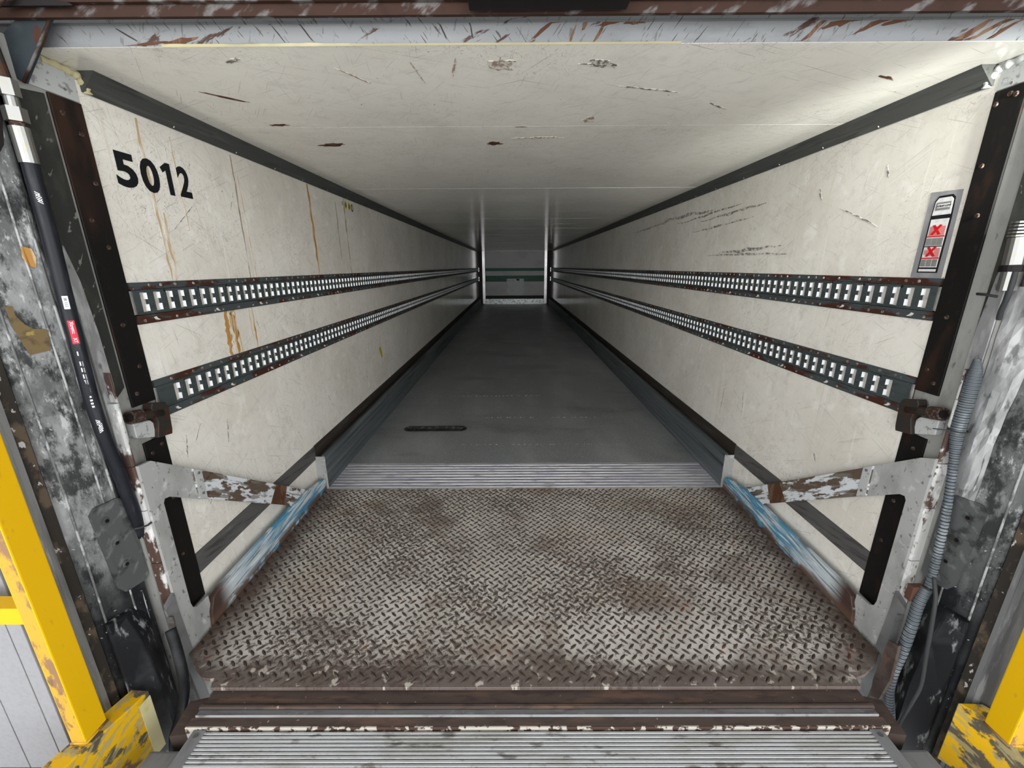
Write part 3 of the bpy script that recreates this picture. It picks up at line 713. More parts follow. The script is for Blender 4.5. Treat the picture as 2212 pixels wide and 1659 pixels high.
    for k in range(0, 6): copy_part(h0, root, hb + Vector((0, -0.055+k*0.29, -0.084)))
    return root
make_rail(-1, 0, 'upper of the two slotted grey lashing rails on the left wall')
make_rail(-1, 1, 'lower of the two slotted grey lashing rails on the left wall')
make_rail(1, 0, 'upper of the two slotted grey lashing rails on the right wall')
make_rail(1, 1, 'lower of the two slotted grey lashing rails on the right wall')

# ================================================================== LIFT PLATFORM
plat = thing('lift_platform', (0, 0.3, -0.03), 'rusty diamond tread lift platform with blue-edged side beams and support arms', 'platform')
deck_poly = [(-1.1795, SY-0.012), (1.1795, SY-0.012), (1.1795, -0.17), (1.13, -0.215), (1.065, -0.252), (1.03, -0.262), (1.022, -0.291), (-1.022, -0.291), (-1.035, -0.262), (-1.07, -0.258), (-1.13, -0.215), (-1.1795, -0.17)]
prism('deck_plate', deck_poly, 'z', -0.012, 0.0, M['deck'], plat, bevel=0.0015)
box('deck_frame', -1.0, 1.0, -0.24, SY-0.02, -0.14, -0.013, M['pit'], plat)
def lug_verts(cx, cy, ang, l=0.0168, w=0.0050, h=0.0030):
    c, s_ = math.cos(ang), math.sin(ang)
    pts = [(-l,0,0),(-l*0.5,w*0.82,0),(0,w,0),(l*0.5,w*0.82,0),(l,0,0),(l*0.5,-w*0.82,0),(0,-w,0),(-l*0.5,-w*0.82,0),
           (-l*0.62,0,h),(0,w*0.45,h),(l*0.62,0,h),(0,-w*0.45,h)]
    return [(cx+x*c-y*s_, cy+x*s_+y*c, z) for x, y, z in pts]
LF = [(0,1,8),(1,2,9),(1,9,8),(2,3,9),(3,10,9),(3,4,10),(4,5,10),(5,6,11),(5,11,10),(6,7,11),(7,8,11),(7,0,8),(8,9,10,11)]
lugs = []
PL = 0.0402
for j in range(-8, 24):
    for i in range(-30, 31):
        for kx, ky, ang in ((0, 0, math.radians(-43)), (0.5, 0.5, math.radians(43))):
            x = (i+kx)*PL; yv = (j+ky)*PL-0.006
            lim = 1.172 if yv > -0.16 else (1.172 - (-0.16-yv)*1.5)
            if abs(x) < lim and -0.281 < yv < SY-0.03: lugs.append((x, yv, ang))
lugs.sort(key=lambda t: t[1] + 0.12*abs(t[0]))
me = bpy.data.meshes.new('tread_lug'); me.from_pydata(lug_verts(0, 0, 0), [], LF); setmats(me, M['lug'])
for (x, yv, ang) in lugs[:300]:
    o = bpy.data.objects.new('tread_lug', me); COL.objects.link(o); o.parent = plat
    o.location = Vector((x, yv, 0)) - wl(plat); o.rotation_euler = (0, 0, ang)
vv, ff = [], []
for (x, yv, ang) in lugs[300:]:
    b = len(vv); vv += lug_verts(x, yv, ang); ff += [tuple(b+i for i in f) for f in LF]
me = bpy.data.meshes.new('far_tread_lugs'); me.from_pydata(vv, [], ff); setmats(me, M['lug'])
link('far_tread_lugs', me, plat)['kind'] = 'stuff'
for s in (-1, 1):
    a, b = sorted((s*1.200, s*1.191))
    colp = [(-0.155,0.715),(-0.111,0.697),(0.055,0.580),(0.055,0.462),(-0.080,0.553),(-0.098,0.556),(-0.105,0.545),(-0.105,0.150),(-0.100,0.128),(-0.085,0.116),(-0.03,0.112),(-0.03,-0.06),(-0.155,-0.06)]
    if s < 0: colp[0] = (-0.155, 0.70)
    cp = prism('column_plate', colp, 'x', a, b, M['column'], plat)
    a2, b2 = sorted((s*1.200, s*1.187))
    arm = prism('support_arm', [(0.028,0.598),(0.66,0.154),(0.71,0.124),(0.62,0.085),(0.56,0.100),(0.535,0.132),(0.028,0.482)], 'x', a2, b2, M['arm'], plat, bevel=0.0015)
    prism('brown_band', [(0.470,0.287),(0.548,0.232),(0.505,0.153),(0.405,0.222)], 'x', *sorted((s*1.187, s*1.1862)), M['gouge'], arm)  # brown band across the support arm
    a3, b3 = sorted((s*1.188, s*1.1845))
    prism('arm_strap', [(0.030,0.596),(0.062,0.574),(0.062,0.459),(0.030,0.481)], 'x', a3, b3, M['latch_block'], arm)
    for yy, zz in ((0.046, 0.572), (0.046, 0.492)):
        cyl('strap_bolt', (s*1.185, yy, zz), (s*1.181, yy, zz), 0.005, M['bolthead'], arm, 8)
    a4, b4 = sorted((s*1.200, s*1.180))
    beam = prism('side_beam', [(-0.045,-0.03),(-0.05,0.0),(-0.042,0.05),(-0.02,0.095),(0.02,0.110),(0.50,0.113),(0.60,0.118),(0.70,0.112),(0.78,0.092),(0.88,0.080),(0.908,0.073),(0.922,0.055),(0.925,0.02),(0.925,-0.03)], 'x', a4, b4, M['blue'], plat, bevel=0.003)
    # foot of the column below the beam
    prism('column_foot', [(-0.19,0.22),(-0.155,0.24),(-0.155,-0.25),(-0.185,-0.25)], 'x', *sorted((s*1.2, s*1.188)), M['edge_alu'], plat)

# ================================================================== REAR FRAME COLUMNS
def rear_column(s):
    # one column of the rear frame with its strips, cover, guard and flange
    side = 'left' if s < 0 else 'right'
    lab = ('left rear frame column with black wear strips beside the black hose' if s < 0 else 'right rear frame column with black wear strips beside the grey spiral hose')
    root = thing('rear_column', (s*1.25, -0.08, -0.30), lab, 'door frame', 'rear frame columns of the trailer')
    box('frame_face', s*1.2315, s*1.30, -0.165, -0.0005, -0.30, HC+0.01, M['frame'], root)
    def wear(z0, z1, y0, y1, bolts, notch=0):
        a, b = sorted((s*1.2318, s*1.2255))
        w = prism('wear_strip', [(y0,z0+notch),(y0+0.01,z0),(y1,z0-0.0),(y1,z1),(y0,z1)] if notch else [(y0,z0),(y1,z0),(y1,z1),(y0,z1)], 'x', a, b, M['black'], root, bevel=0.0012)
        for (yy, zz) in bolts:
            cyl('strip_bolt', (s*1.2258, yy, zz), (s*1.2225, yy, zz), 0.007, M['bolt_rust'], w, 10, 0.0052)
        return w
    if s < 0:
        wear(0.862, 1.699, -0.086, -0.001, [(-0.062,1.66),(-0.025,1.62),(-0.06,1.40),(-0.03,1.33),(-0.05,1.11),(-0.03,0.98),(-0.062,0.90),(-0.02,1.5)])
        wear(0.093, 0.742, -0.084, -0.001, [(-0.062,0.70),(-0.022,0.715),(-0.03,0.52),(-0.05,0.31)], 0.012)
        m0 = -0.094
    else:
        wear(0.885, 1.712, -0.078, -0.001, [(-0.012,1.68),(-0.042,1.695),(-0.056,1.69),(-0.02,1.53),(-0.045,1.40),(-0.04,1.12),(-0.025,0.955),(-0.055,0.92)])
        wear(0.093, 0.745, -0.082, -0.001, [(-0.05,0.70),(-0.02,0.58),(-0.035,0.50),(-0.03,0.34)], 0.012)
        m0 = -0.125
    # dark guide cover outside the strip
    z_top = 1.692 if s < 0 else 1.76
    prism('guide_cover', [(-0.163,0.93),(-0.132,0.90),(m0,0.93),(m0,z_top),(-0.16,z_top-0.01)], 'x', *sorted((s*1.2318, s*1.2265)), M['cover'], root, bevel=0.001)
    g = prism('bent_guard', [(-0.166,0.78),(-0.150,0.74),(-0.135,0.80),(-0.128,0.95),(-0.130,1.10),(-0.140,1.24),(-0.158,1.33),(-0.168,1.30)], 'x', *sorted((s*1.2265, s*1.2225)), M['alu_dirty'], root)
    # flaking inner flange, in uneven lengths
    z = 0.95
    rnd = random.Random(5+s)
    zl = [0.99, 0.90, 0.70, 0.55, 0.36, 0.16, -0.25]
    for i in range(6):
        d = rnd.uniform(-0.002, 0.002) + (0.010 if i == 0 else 0)
        prism('flange_length', [(s*1.2316, -0.150),(s*1.2316,-0.160+d),(s*(1.205+d),-0.1605+d),(s*1.2005,-0.156),(s*1.2005,-0.150)], 'z', zl[i+1]+0.001, zl[i]-0.001, M['flange'], root, bevel=0.001)
    box('dark_backing', s*1.2330, s*1.30, -0.1663, -0.165, 1.30, HC+0.01, M['bar_black'], root)
    # top corner plate and hanging tab
    box('corner_plate', s*1.2318, s*1.229, -0.128, 0.0, 1.702 if s < 0 else 1.715, 1.765, M['latch_block'], root)
    cyl('corner_screw', (s*1.2295, -0.035, 1.722), (s*1.227, -0.035, 1.722), 0.0035, M['bolthead'], root, 8)
    return root
colL = rear_column(-1); colR = rear_column(1)

# latches on the columns
for s in (-1, 1):
    nm = 'rusty dark latch bracket on the left column above the support arm' if s < 0 else 'rusty brown latch bracket on the right column above the support arm'
    lt = thing('latch_bracket', (s*1.22, -0.06, 0.74), nm, 'latch', 'latch brackets on the rear columns')
    a, b = sorted((s*1.231, s*1.196))
    prism('latch_plate', [(-0.060,0.752),(-0.004,0.744),(0.0,0.76),(0.006,0.835),(-0.002,0.852),(-0.050,0.866),(-0.058,0.85),(-0.046,0.80)], 'x', *sorted((s*1.2255, s*1.196)), M['latch'], lt, bevel=0.002)
    bm = tube_bm([(s*1.205, -0.125, 0.845), (s*1.205, -0.02, 0.823)], 0.014, 14)
    from_bm('latch_barrel', bm, M['latch'], lt)
    cyl('latch_knuckle', (s*1.203, -0.128, 0.846), (s*1.203, -0.094, 0.839), 0.020, M['bolt_rust'], lt, 14)
    cyl('latch_bore', (s*1.203, -0.1295, 0.8465), (s*1.203, -0.1275, 0.846), 0.013, M['bar_black'], lt, 14)
    prism('latch_spacer', [(-0.118,0.775),(-0.052,0.752),(-0.050,0.800),(-0.060,0.812),(-0.118,0.822)], 'x', *sorted((s*1.2312, s*1.208)), M['latch_block'], lt, bevel=0.002)

# ================================================================== LINTEL AND TOP BEAM
lin = thing('door_lintel', (0, -0.06, HC), 'scratched pale grey painted lintel across the top of the opening', 'lintel')
prism('lintel_face', [(-0.108,HC+0.0004),(-0.1125,1.822),(-0.1105,1.829),(-0.103,1.840),(-0.06,1.865),(0.0,1.865),(0.0,HC+0.013),(-0.1,HC+0.0125)], 'x', -1.33, 1.33, M['lintel'], lin)
# wavy foam sealant along the joint
rnd = random.Random(3)
def bead(x0, x1, h, seed):
    rnd = random.Random(seed); n = int((x1-x0)/0.02)
    bm = bmesh.new(); A=[];B=[]
    for i in range(n+1):
        x = x0+(x1-x0)*i/n
        hh = h*(0.35+0.65*abs(math.sin(i*0.23+seed)))*rnd.uniform(.6,1.1) + 0.001
        A.append(bm.verts.new((x, -0.1075, HC-0.001))); B.append(bm.verts.new((x, -0.1125, HC+hh)))
    for i in range(n): bm.faces.new((A[i],A[i+1],B[i+1],B[i]))
    C0 = [bm.verts.new((v.co.x, -0.106, HC+0.0005)) for v in A]
    for i in range(n): bm.faces.new((A[i],C0[i],C0[i+1],A[i+1])); bm.faces.new((B[i],B[i+1],C0[i+1],C0[i]))
    return from_bm('foam_bead', bm, M['foam'], lin)
bead(-0.90, -0.45, 0.0026, 1); bead(-0.45, 0.34, 0.0006, 2)
# raised scratches / rust scabs on the lintel
for k, (x, z, l, w, a, m) in enumerate(((0.015,1.812,0.040,0.004,0.62,'gouge'), (0.17,1.822,0.03,0.005,0.2,'gouge'), (0.23,1.822,0.03,0.004,0.05,'gouge'), (0.11,1.824,0.02,0.004,1.2,'gouge'), (-0.16,1.812,0.024,0.0016,-1.4,'lintel_scratch'), (-0.23,1.815,0.026,0.0016,-1.1,'lintel_scratch'),
        (0.72,1.822,0.05,0.007,0.25,'gouge'), (0.79,1.818,0.05,0.006,0.45,'gouge'), (0.86,1.824,0.045,0.005,0.2,'gouge'), (0.65,1.805,0.05,0.004,0.8,'gouge'), (1.03,1.805,0.055,0.005,0.55,'gouge'), (1.07,1.808,0.075,0.0035,0.5,'gouge'), (1.10,1.805,0.04,0.004,0.55,'gouge'),
        (-0.86,1.790,0.045,0.006,0.12,'gouge'), (-0.93,1.787,0.06,0.004,0.1,'gouge'), (-0.62,1.808,0.026,0.0014,-0.9,'lintel_scratch'), (-0.55,1.806,0.026,0.0014,-0.9,'lintel_scratch'), (-0.98,1.806,0.026,0.0016,-0.5,'lintel_scratch'), (0.08,1.800,0.016,0.003,1.2,'gouge'), (0.14,1.797,0.02,0.003,1.0,'gouge'))):
    pts = blob(14, l, w, 0.35, 300+k); c, sn = math.cos(a), math.sin(a)
    bm = prism_bm([(x+p[0]*c-p[1]*sn, min(max(z+p[0]*sn+p[1]*c, HC+0.002), 1.8225)) for p in pts], 'y', 0, 0.0007)
    for v in bm.verts: v.co.y = -0.1083 - (v.co.z-HC)*0.10 - (0.0007 if v.co.y > 0.0003 else -0.0006)
    from_bm('paint_chip', bm, M[m], lin)
tb = thing('top_beam', (0, -0.20, 1.816), 'rust-brown steel beam running across above the pale lintel', 'beam')
prism('beam_face', [(-0.16,1.816),(-0.16,1.98),(-0.10,1.98),(-0.10,1.868),(-0.150,1.842),(-0.150,1.816)], 'x', -1.34, 1.34, M['rust_beam'], tb)
box('beam_lip', -1.25, 1.34, -0.172, -0.16, 1.838, 1.85, M['rust_beam'], tb, bevel=0.002)
hb_ = box('header_bracket', -0.158, 0.19, -0.215, -0.172, 1.8155, 1.93, M['bar_black'], tb, bevel=0.003)

# gusset and cable stay at the top left corner
gs = thing('corner_gusset', (-1.19, -0.145, 1.69), 'dark blue-grey steel gusset with rust at the top left corner', 'bracket')
prism('gusset_plate', [(-1.186,1.827),(-1.112,1.826),(-1.2165,1.695),(-1.252,1.715),(-1.240,1.79)], 'y', -0.146, -0.137, M['gusset'], gs, bevel=0.001)
bm = tube_bm([(-1.110,-0.1475,1.826), (-1.2165,-0.1475,1.695)], 0.0032, 8)
from_bm('gusset_edge', bm, M['rust_beam'], gs)
prism('gusset_cap', [(-1.186+0.082*math.cos(a)*1.0+0.075, 1.829+0.012*math.sin(a)) for a in [math.pi*k/10 for k in range(11)]], 'y', -0.178, -0.172, M['bar_black'], gs)
tag(tube('stay_bar', [(-1.245,-0.200,1.765), (-1.135,-0.190,1.862)], 0.006, M['rust_beam']), 'thin dark rusty stay bar slanting up beside the corner gusset', 'bar')
# foam in the upper left and right corners
for s in (-1, 1):
    rnd = random.Random(11+s); bm = bmesh.new(); rings = []
    path = [(s*1.238,-0.075,1.772),(s*1.236,-0.045,1.774),(s*1.232,-0.015,1.772),(s*1.229,0.006,1.768),(s*1.227,0.018,1.755),(s*1.227,0.024,1.742),(s*1.228,0.026,1.731)]
    tube_bm(smooth_path(path, 4), lambda i: 0.0105+0.003*math.sin(i*1.7)*rnd.uniform(.5,1), 8, bm)
    tag(from_bm('sealant_foam', bm, M['foam'] if s < 0 else M['latch_block']), ('yellow foam sealant smeared into the top left corner' if s < 0 else 'whitish sealant smeared into the top right corner'), 'sealant')

# ================================================================== LETTERING AND STICKERS
# number on the left wall: local x -> +Y, local y -> +Z, facing +X
def on_left(y, z, off=0.0007):
    return Matrix(((0,0,1,-W+off),(1,0,0,y),(0,1,0,z),(0,0,0,1)))
num = thing('number_lettering', (-W, 0.2, 1.509), 'black number 5012 lettered on the left wall near the door', 'lettering')
for ch, y0, y1, z0, z1 in (('5', 0.058, 0.132, 1.508, 1.606), ('0', 0.147, 0.217, 1.507, 1.609), ('2', 0.298, 0.355, 1.514, 1.615)):
    o = text_mesh('digit', ch, 0.136, M['digits'], num, on_left(0, 0), 0.0004, 0.0046)
    ysd = [v.co.y for v in o.data.vertices]; zsd = [v.co.z for v in o.data.vertices]
    a0, a1, b0, b1 = min(ysd), max(ysd), min(zsd), max(zsd)
    for v in o.data.vertices:
        v.co.y = (v.co.y-a0)/(a1-a0)*(y1-y0); v.co.z = (v.co.z-b0)/(b1-b0)*(z1-z0)
    o.location = Vector((-W+0.0007, y0, z0)) - wl(num)
prism('digit', [(0.251,1.512),(0.272,1.512),(0.272,1.612),(0.255,1.612),(0.229,1.594),(0.237,1.579),(0.251,1.588)], 'x', -W+0.0003, -W+0.0011, M['digits'], num)
# small round stickers on the left wall
for k, (y, z, m, lab) in enumerate(((1.777,1.692,'paper','small white round sticker, first of four under the left cove'), (1.838,1.690,'dot_yellow','small yellow round sticker, second of four under the left cove'),
        (1.900,1.688,'dot_yellow','small yellow round sticker, third of four under the left cove'), (1.956,1.685,'print_black','small black round sticker, last of four under the left cove'))):
    t = thing('round_sticker', (-W, y, z-0.024), lab, 'sticker', 'round stickers on the left wall')
    circ = [(y+0.021*math.cos(a), z+0.026*math.sin(a)) for a in [2*math.pi*i/20 for i in range(20)]]
    prism('sticker_disc', circ, 'x', -W, -W+0.0008, M[m], t)
    mk = {'paper': 'bolthead', 'dot_yellow': 'gouge', 'print_black': 'paper'}[m]
    prism('sticker_figure', [(y-0.006,z-0.014),(y+0.006,z-0.014),(y+0.009,z+0.002),(y+0.004,z+0.016),(y-0.004,z+0.016),(y-0.008,z+0.002)], 'x', -W+0.0008, -W+0.0013, M[mk], t)
# loading sticker on the right wall; u runs from the door side inward (v up)
st = thing('loading_sticker', (W, 0.06, 1.23), 'grey loading instruction sticker with two red crosses on right wall', 'sticker')
def stk(name, poly, mat, lv=1):
    # poly in (u,v): u = 0 (far side) .. 1 (door side), v = 0..1
    pts = [(0.112-0.097*u, 1.231+0.250*v) for u, v in poly]
    return prism(name, pts, 'x', W-0.0006*(lv+1), W-0.0006*lv, mat, st)
def rc(u0, u1, v0, v1): return [(u0,v0),(u1,v0),(u1,v1),(u0,v1)]
prism('sticker_sheet', [(0.113,1.231),(0.012,1.229),(0.016,1.479),(0.113,1.484)], 'x', W-0.0006, W, M['sticker'], st)
stk('trailer_outline', [(0.18,0.06),(0.86,0.06),(0.86,0.70),(0.82,0.92),(0.72,0.955),(0.30,0.955),(0.20,0.90),(0.18,0.70)], M['print_black'])
stk('cab_panel', [(0.22,0.735),(0.80,0.735),(0.78,0.90),(0.70,0.93),(0.32,0.93),(0.24,0.89)], M['paper'], 2)
stk('load_panel', rc(0.23,0.80,0.125,0.69), M['paper'], 2)
stk('foot_strip', rc(0.23,0.80,0.075,0.105), M['paper'], 2)
stk('legend_frame', rc(0.28,0.74,0.79,0.88), M['grey_box'], 3)
stk('legend_field', rc(0.33,0.70,0.815,0.858), M['paper'], 4)
# facing -X, text runs towards -Y
def on_right(y, z, off): return Matrix(((0,0,-1,W-off),(-1,0,0,y),(0,1,0,z),(0,0,0,1)))
text_mesh('legend_text', 'STRAP LOW', 0.0075, M['print_black'], st, on_right(0.112-0.097*0.335, 1.231+0.250*0.826, 0.0034), 0.0002, 0.00015)
for v0 in (0.50, 0.245):
    if v0 > 0.4: stk('crossed_load', rc(0.27,0.77,v0,v0+0.105), M['pink'], 3)
    else:
        stk('crossed_load', rc(0.27,0.43,v0+0.03,v0+0.085), M['pink'], 3); stk('crossed_load', rc(0.43,0.60,v0+0.015,v0+0.06), M['pink'], 3); stk('crossed_load', rc(0.60,0.77,v0,v0+0.105), M['pink'], 3)
    stk('red_line', rc(0.23,0.80,v0-0.018,v0-0.004), M['red'], 3)
    cu, cv_ = 0.50, v0+0.065
    for a in (-1, 1):
        w = 0.062
        stk('red_cross', [(cu-0.12-w*0.7, cv_-a*0.052), (cu-0.12+w*0.7, cv_-a*0.060), (cu+0.12+w*0.7, cv_+a*0.052), (cu+0.12-w*0.7, cv_+a*0.060)], M['red'], 4 + (a > 0))
for v0, gap in ((0.385, 0.012), (0.135, 0.02)):
    for i in range(3):
        u0 = 0.245+i*0.182
        stk('load_box', rc(u0, u0+0.182-gap, v0, v0+0.085), M['grey_box'], 3)
stk('black_line', rc(0.23,0.80,0.368,0.378), M['print_black'], 3)

# ================================================================== HOSES
hl = thing('hydraulic_hose', (-1.222, -0.19, 0.6), 'black hydraulic hose with steel fittings running down the left column', 'hose')
hp_ = [(-1.222,-0.181,1.524),(-1.222,-0.183,1.436),(-1.222,-0.185,1.340),(-1.222,-0.190,1.227),(-1.222,-0.194,1.145),(-1.222,-0.198,1.021),(-1.222,-0.201,0.917),(-1.222,-0.195,0.797),(-1.2225,-0.184,0.697),(-1.225,-0.176,0.604),(-1.231,-0.164,0.520),(-1.246,-0.142,0.430)]
tube('hose_body', smooth_path(hp_, 8), 0.0165, M['hose'], hl, 20)
cyl('ferrule', (-1.222,-0.1812,1.515), (-1.222,-0.1818,1.592), 0.0185, M['fitting'], hl, 18)
cyl('ferrule_collar', (-1.222,-0.1818,1.592), (-1.222,-0.182,1.602), 0.0145, M['bolt_rust'], hl, 18)
cyl('hex_nut', (-1.222,-0.182,1.602), (-1.222,-0.1815,1.632), 0.0215, M['fitting'], hl, 6)
cyl('thread_stub', (-1.222,-0.1815,1.632), (-1.222,-0.181,1.655), 0.013, M['fitting'], hl, 14)
cyl('upper_hex', (-1.2225,-0.181,1.655), (-1.2225,-0.181,1.690), 0.0195, M['fitting'], hl, 6)
cyl('upper_pipe', (-1.224,-0.181,1.690), (-1.232,-0.184,1.80), 0.013, M['latch'], hl, 14)
# print on the hose facing the camera side (normal towards +X -Y)
hn = Vector((0.70, -0.71, 0)).normalized(); ht = Vector((0.71, 0.70, 0)).normalized()
def hose_at(z):
    for a, b in zip(hp_, hp_[1:]):
        if b[2] <= z <= a[2]:
            t = (a[2]-z)/(a[2]-b[2]); return Vector(a).lerp(Vector(b), t)
def hose_patch(name, z0, z1, w, mat, off=0.0169, ang0=0.0):
    bm = bmesh.new(); rows = []
    for i in range(5):
        z = z0+(z1-z0)*i/4; c = hose_at(z); row = []
        for k in range(5):
            a = ang0 + (k/4-0.5)*w/0.0165
            row.append(bm.verts.new(c + (hn*math.cos(a) + ht*math.sin(a))*off))
        rows.append(row)
    for i in range(4):
        for k in range(4): bm.faces.new((rows[i][k], rows[i][k+1], rows[i+1][k+1], rows[i+1][k]))
    return from_bm(name, bm, mat, hl)
hose_patch('red_label', 1.143, 1.082, 0.0135, M['print_red'])
hose_patch('white_label', 1.205, 1.172, 0.011, M['print_white'])
hose_patch('label_mark', 1.200, 1.193, 0.0055, M['sticker'], 0.0172)
for zz in (1.189, 1.1845, 1.180): hose_patch('label_mark', zz, zz-0.002, 0.006, M['sticker'], 0.0172)
def hose_text(body, z, size, mat, shift=0.0):
    c = hose_at(z) + hn*0.01735 + ht*shift
    X_ = Vector((0,0,-1)); Y_ = ht; Z_ = hn
    m = Matrix(((X_.x,Y_.x,Z_.x,c.x),(X_.y,Y_.y,Z_.y,c.y),(X_.z,Y_.z,Z_.z,c.z),(0,0,0,1)))
    text_mesh('hose_print', body, size, mat, hl, m, 0.0001, 0.0001)
hose_text('Xtreme', 1.140, 0.010, M['print_white'], -0.003); hose_text('XT', 1.098, 0.010, M['print_white'], -0.003)
for z in (1.062, 1.035, 1.018, 1.000, 0.985, 0.962):
    hose_patch('print_line', z, z-0.011, 0.0024, M['print_white'], 0.0168, -0.15)
    if z < 1.05: hose_patch('print_line', z, z-0.013, 0.0022, M['sticker'], 0.0168, 0.12)
for z in (0.940, 0.930, 0.921, 0.912):
    hose_patch('print_icon', z, z-0.005, 0.005, M['print_white'], 0.0168, 0.0)
def chevrons(z, n, h):
    for i in range(n):
        zz = z - i*h
        for k, dz in enumerate((0.0, 0.0045)):
            c = hose_at(zz-dz) + hn*0.0169
            sgn = 1 if i % 2 == 0 else -1
            bm = bmesh.new()
            p = [(-0.005*sgn,0.0),(0.004*sgn,-0.006),(-0.005*sgn,-0.012),(-0.005*sgn,-0.0100),(0.001*sgn,-0.006),(-0.005*sgn,-0.0020)]
            vs = [bm.verts.new(c + ht*a + Vector((0,0,b))) for a, b in p]
            bm.faces.new(vs[:3]+vs[3:])
            from_bm('chevron', bm, M['print_white'], hl)
chevrons(1.452, 2, 0.012); chevrons(0.872, 3, 0.012)

def ring_stripe(bm, seg):
    bm.faces.ensure_lookup_table()
    for k, f in enumerate(bm.faces):
        if len(f.verts) == 4 and (k//seg) % 3 == 2: f.material_index = 1
hr = thing('spiral_hose', (1.215, -0.18, 0.0), 'grey spiral-wrapped hose running down the right column into the pit', 'hose')
rp = smooth_path([(1.216,-0.160,1.02),(1.2155,-0.166,0.988),(1.215,-0.168,0.921),(1.213,-0.170,0.815),(1.214,-0.183,0.716),(1.215,-0.203,0.575),(1.215,-0.217,0.425),(1.210,-0.226,0.320)], 44)
def spiral_r(base):
    return lambda i: base + (0.0012 if i % 2 else -0.0012)
tubr = []
bm = tube_bm(rp, lambda i: (0.006+0.0105*min(1,i/60) if i < 132 else 0.0105 if i > 168 else 0.0165-(i-132)*0.00016) + (0.0008 if i % 2 else -0.0008), 14)
ring_stripe(bm, 14); from_bm('hose_body', bm, [M['spiral'], M['spiral_gap']], hr)
rp2 = smooth_path([(1.200,-0.228,0.315),(1.183,-0.235,0.259),(1.178,-0.240,0.188),(1.175,-0.240,0.086),(1.167,-0.240,0.0),(1.171,-0.240,-0.079),(1.190,-0.240,-0.150),(1.205,-0.245,-0.22),(1.215,-0.25,-0.30)], 36)
bm = tube_bm(rp2, lambda i: 0.0145 + (0.0008 if i % 2 else -0.0008), 14)
ring_stripe(bm, 14); from_bm('hose_lower', bm, [M['spiral'], M['spiral_gap']], hr)
box('hose_clip', 1.165, 1.205, -0.225, -0.205, 0.262, 0.315, M['copper_red'], hr, bevel=0.002)
for z, yy in ((0.815, -0.171), (0.20, -0.239)):
    pass
# zip ties
for nm, p, r, lab in (('cable_tie', Vector((1.213,-0.171,0.812)), 0.0205, 'black cable tie around the grey spiral hose under the latch'),):
    ring = [p + Vector((math.cos(a)*r, math.sin(a)*r, 0)) for a in [2*math.pi*i/20 for i in range(21)]]
    bm = tube_bm(ring, 0.0022, 6); tube_bm([p+Vector((-r,0.0,0)), p+Vector((-r-0.022,0.03,-0.006))], 0.0018, 6, bm)
    tag(from_bm(nm, bm, M['cable']), lab, 'cable tie')
tag(tube('cable_tie', [(1.2235,-0.105,1.192),(1.222,-0.13,1.191),(1.221,-0.158,1.188)], 0.0035, M['cable']), 'short black cable tie stub high on the right column', 'cable tie')
tag(tube('cable_tie', [(-1.1985,-0.150,0.508),(-1.199,-0.168,0.506),(-1.205,-0.186,0.510),(-1.215,-0.196,0.512)], 0.0028, M['cable']), 'black cable tie on the left column below the support arm', 'cable tie')
tag(tube('electric_cable', smooth_path([(1.205,-0.235,0.36),(1.196,-0.262,0.313),(1.190,-0.277,0.2515),(1.194,-0.288,0.124),(1.197,-0.298,0.018),(1.183,-0.302,-0.049),(1.162,-0.306,-0.122),(1.152,-0.310,-0.19),(1.158,-0.315,-0.25)], 6), 0.0055, M['cable'], None, 10), 'thin black cable hanging beside the grey spiral hose', 'cable')
# upper right connector with cable
cn = thing('pipe_connector', (1.216, -0.176, 1.20), 'shiny steel ribbed pipe connector at the right edge', 'connector')
cyl('connector_body', (1.216,-0.176,1.268), (1.216,-0.172,1.335), 0.021, M['fitting'], cn, 18)
for k in range(5): cyl('connector_rib', (1.216,-0.171,1.337+k*0.008), (1.216,-0.171,1.342+k*0.008), 0.0225, M['fitting'], cn, 18)
cyl('connector_band', (1.216,-0.177,1.252), (1.216,-0.176,1.268), 0.0245, M['bar_black'], cn, 18)
cyl('connector_tail', (1.216,-0.178,1.205), (1.216,-0.177,1.252), 0.019, M['fitting'], cn, 18)
tube('connector_lead', smooth_path([(1.208,-0.192,1.255),(1.207,-0.194,1.215),(1.212,-0.188,1.180),(1.220,-0.178,1.155),(1.230,-0.170,1.13)], 6), 0.006, M['cable'], cn, 10)
# lower left black hose beside the bumper
tag(tube('drain_hose', smooth_path([(-1.160,-0.228,0.165),(-1.135,-0.250,0.110),(-1.114,-0.272,0.062),(-1.110,-0.28,0.018),(-1.122,-0.28,-0.04),(-1.150,-0.284,-0.125),(-1.174,-0.298,-0.195),(-1.180,-0.305,-0.25)], 7), 0.0145, M['rubber'], None, 14), 'short black rubber hose curving down beside the left rubber bumper', 'hose')

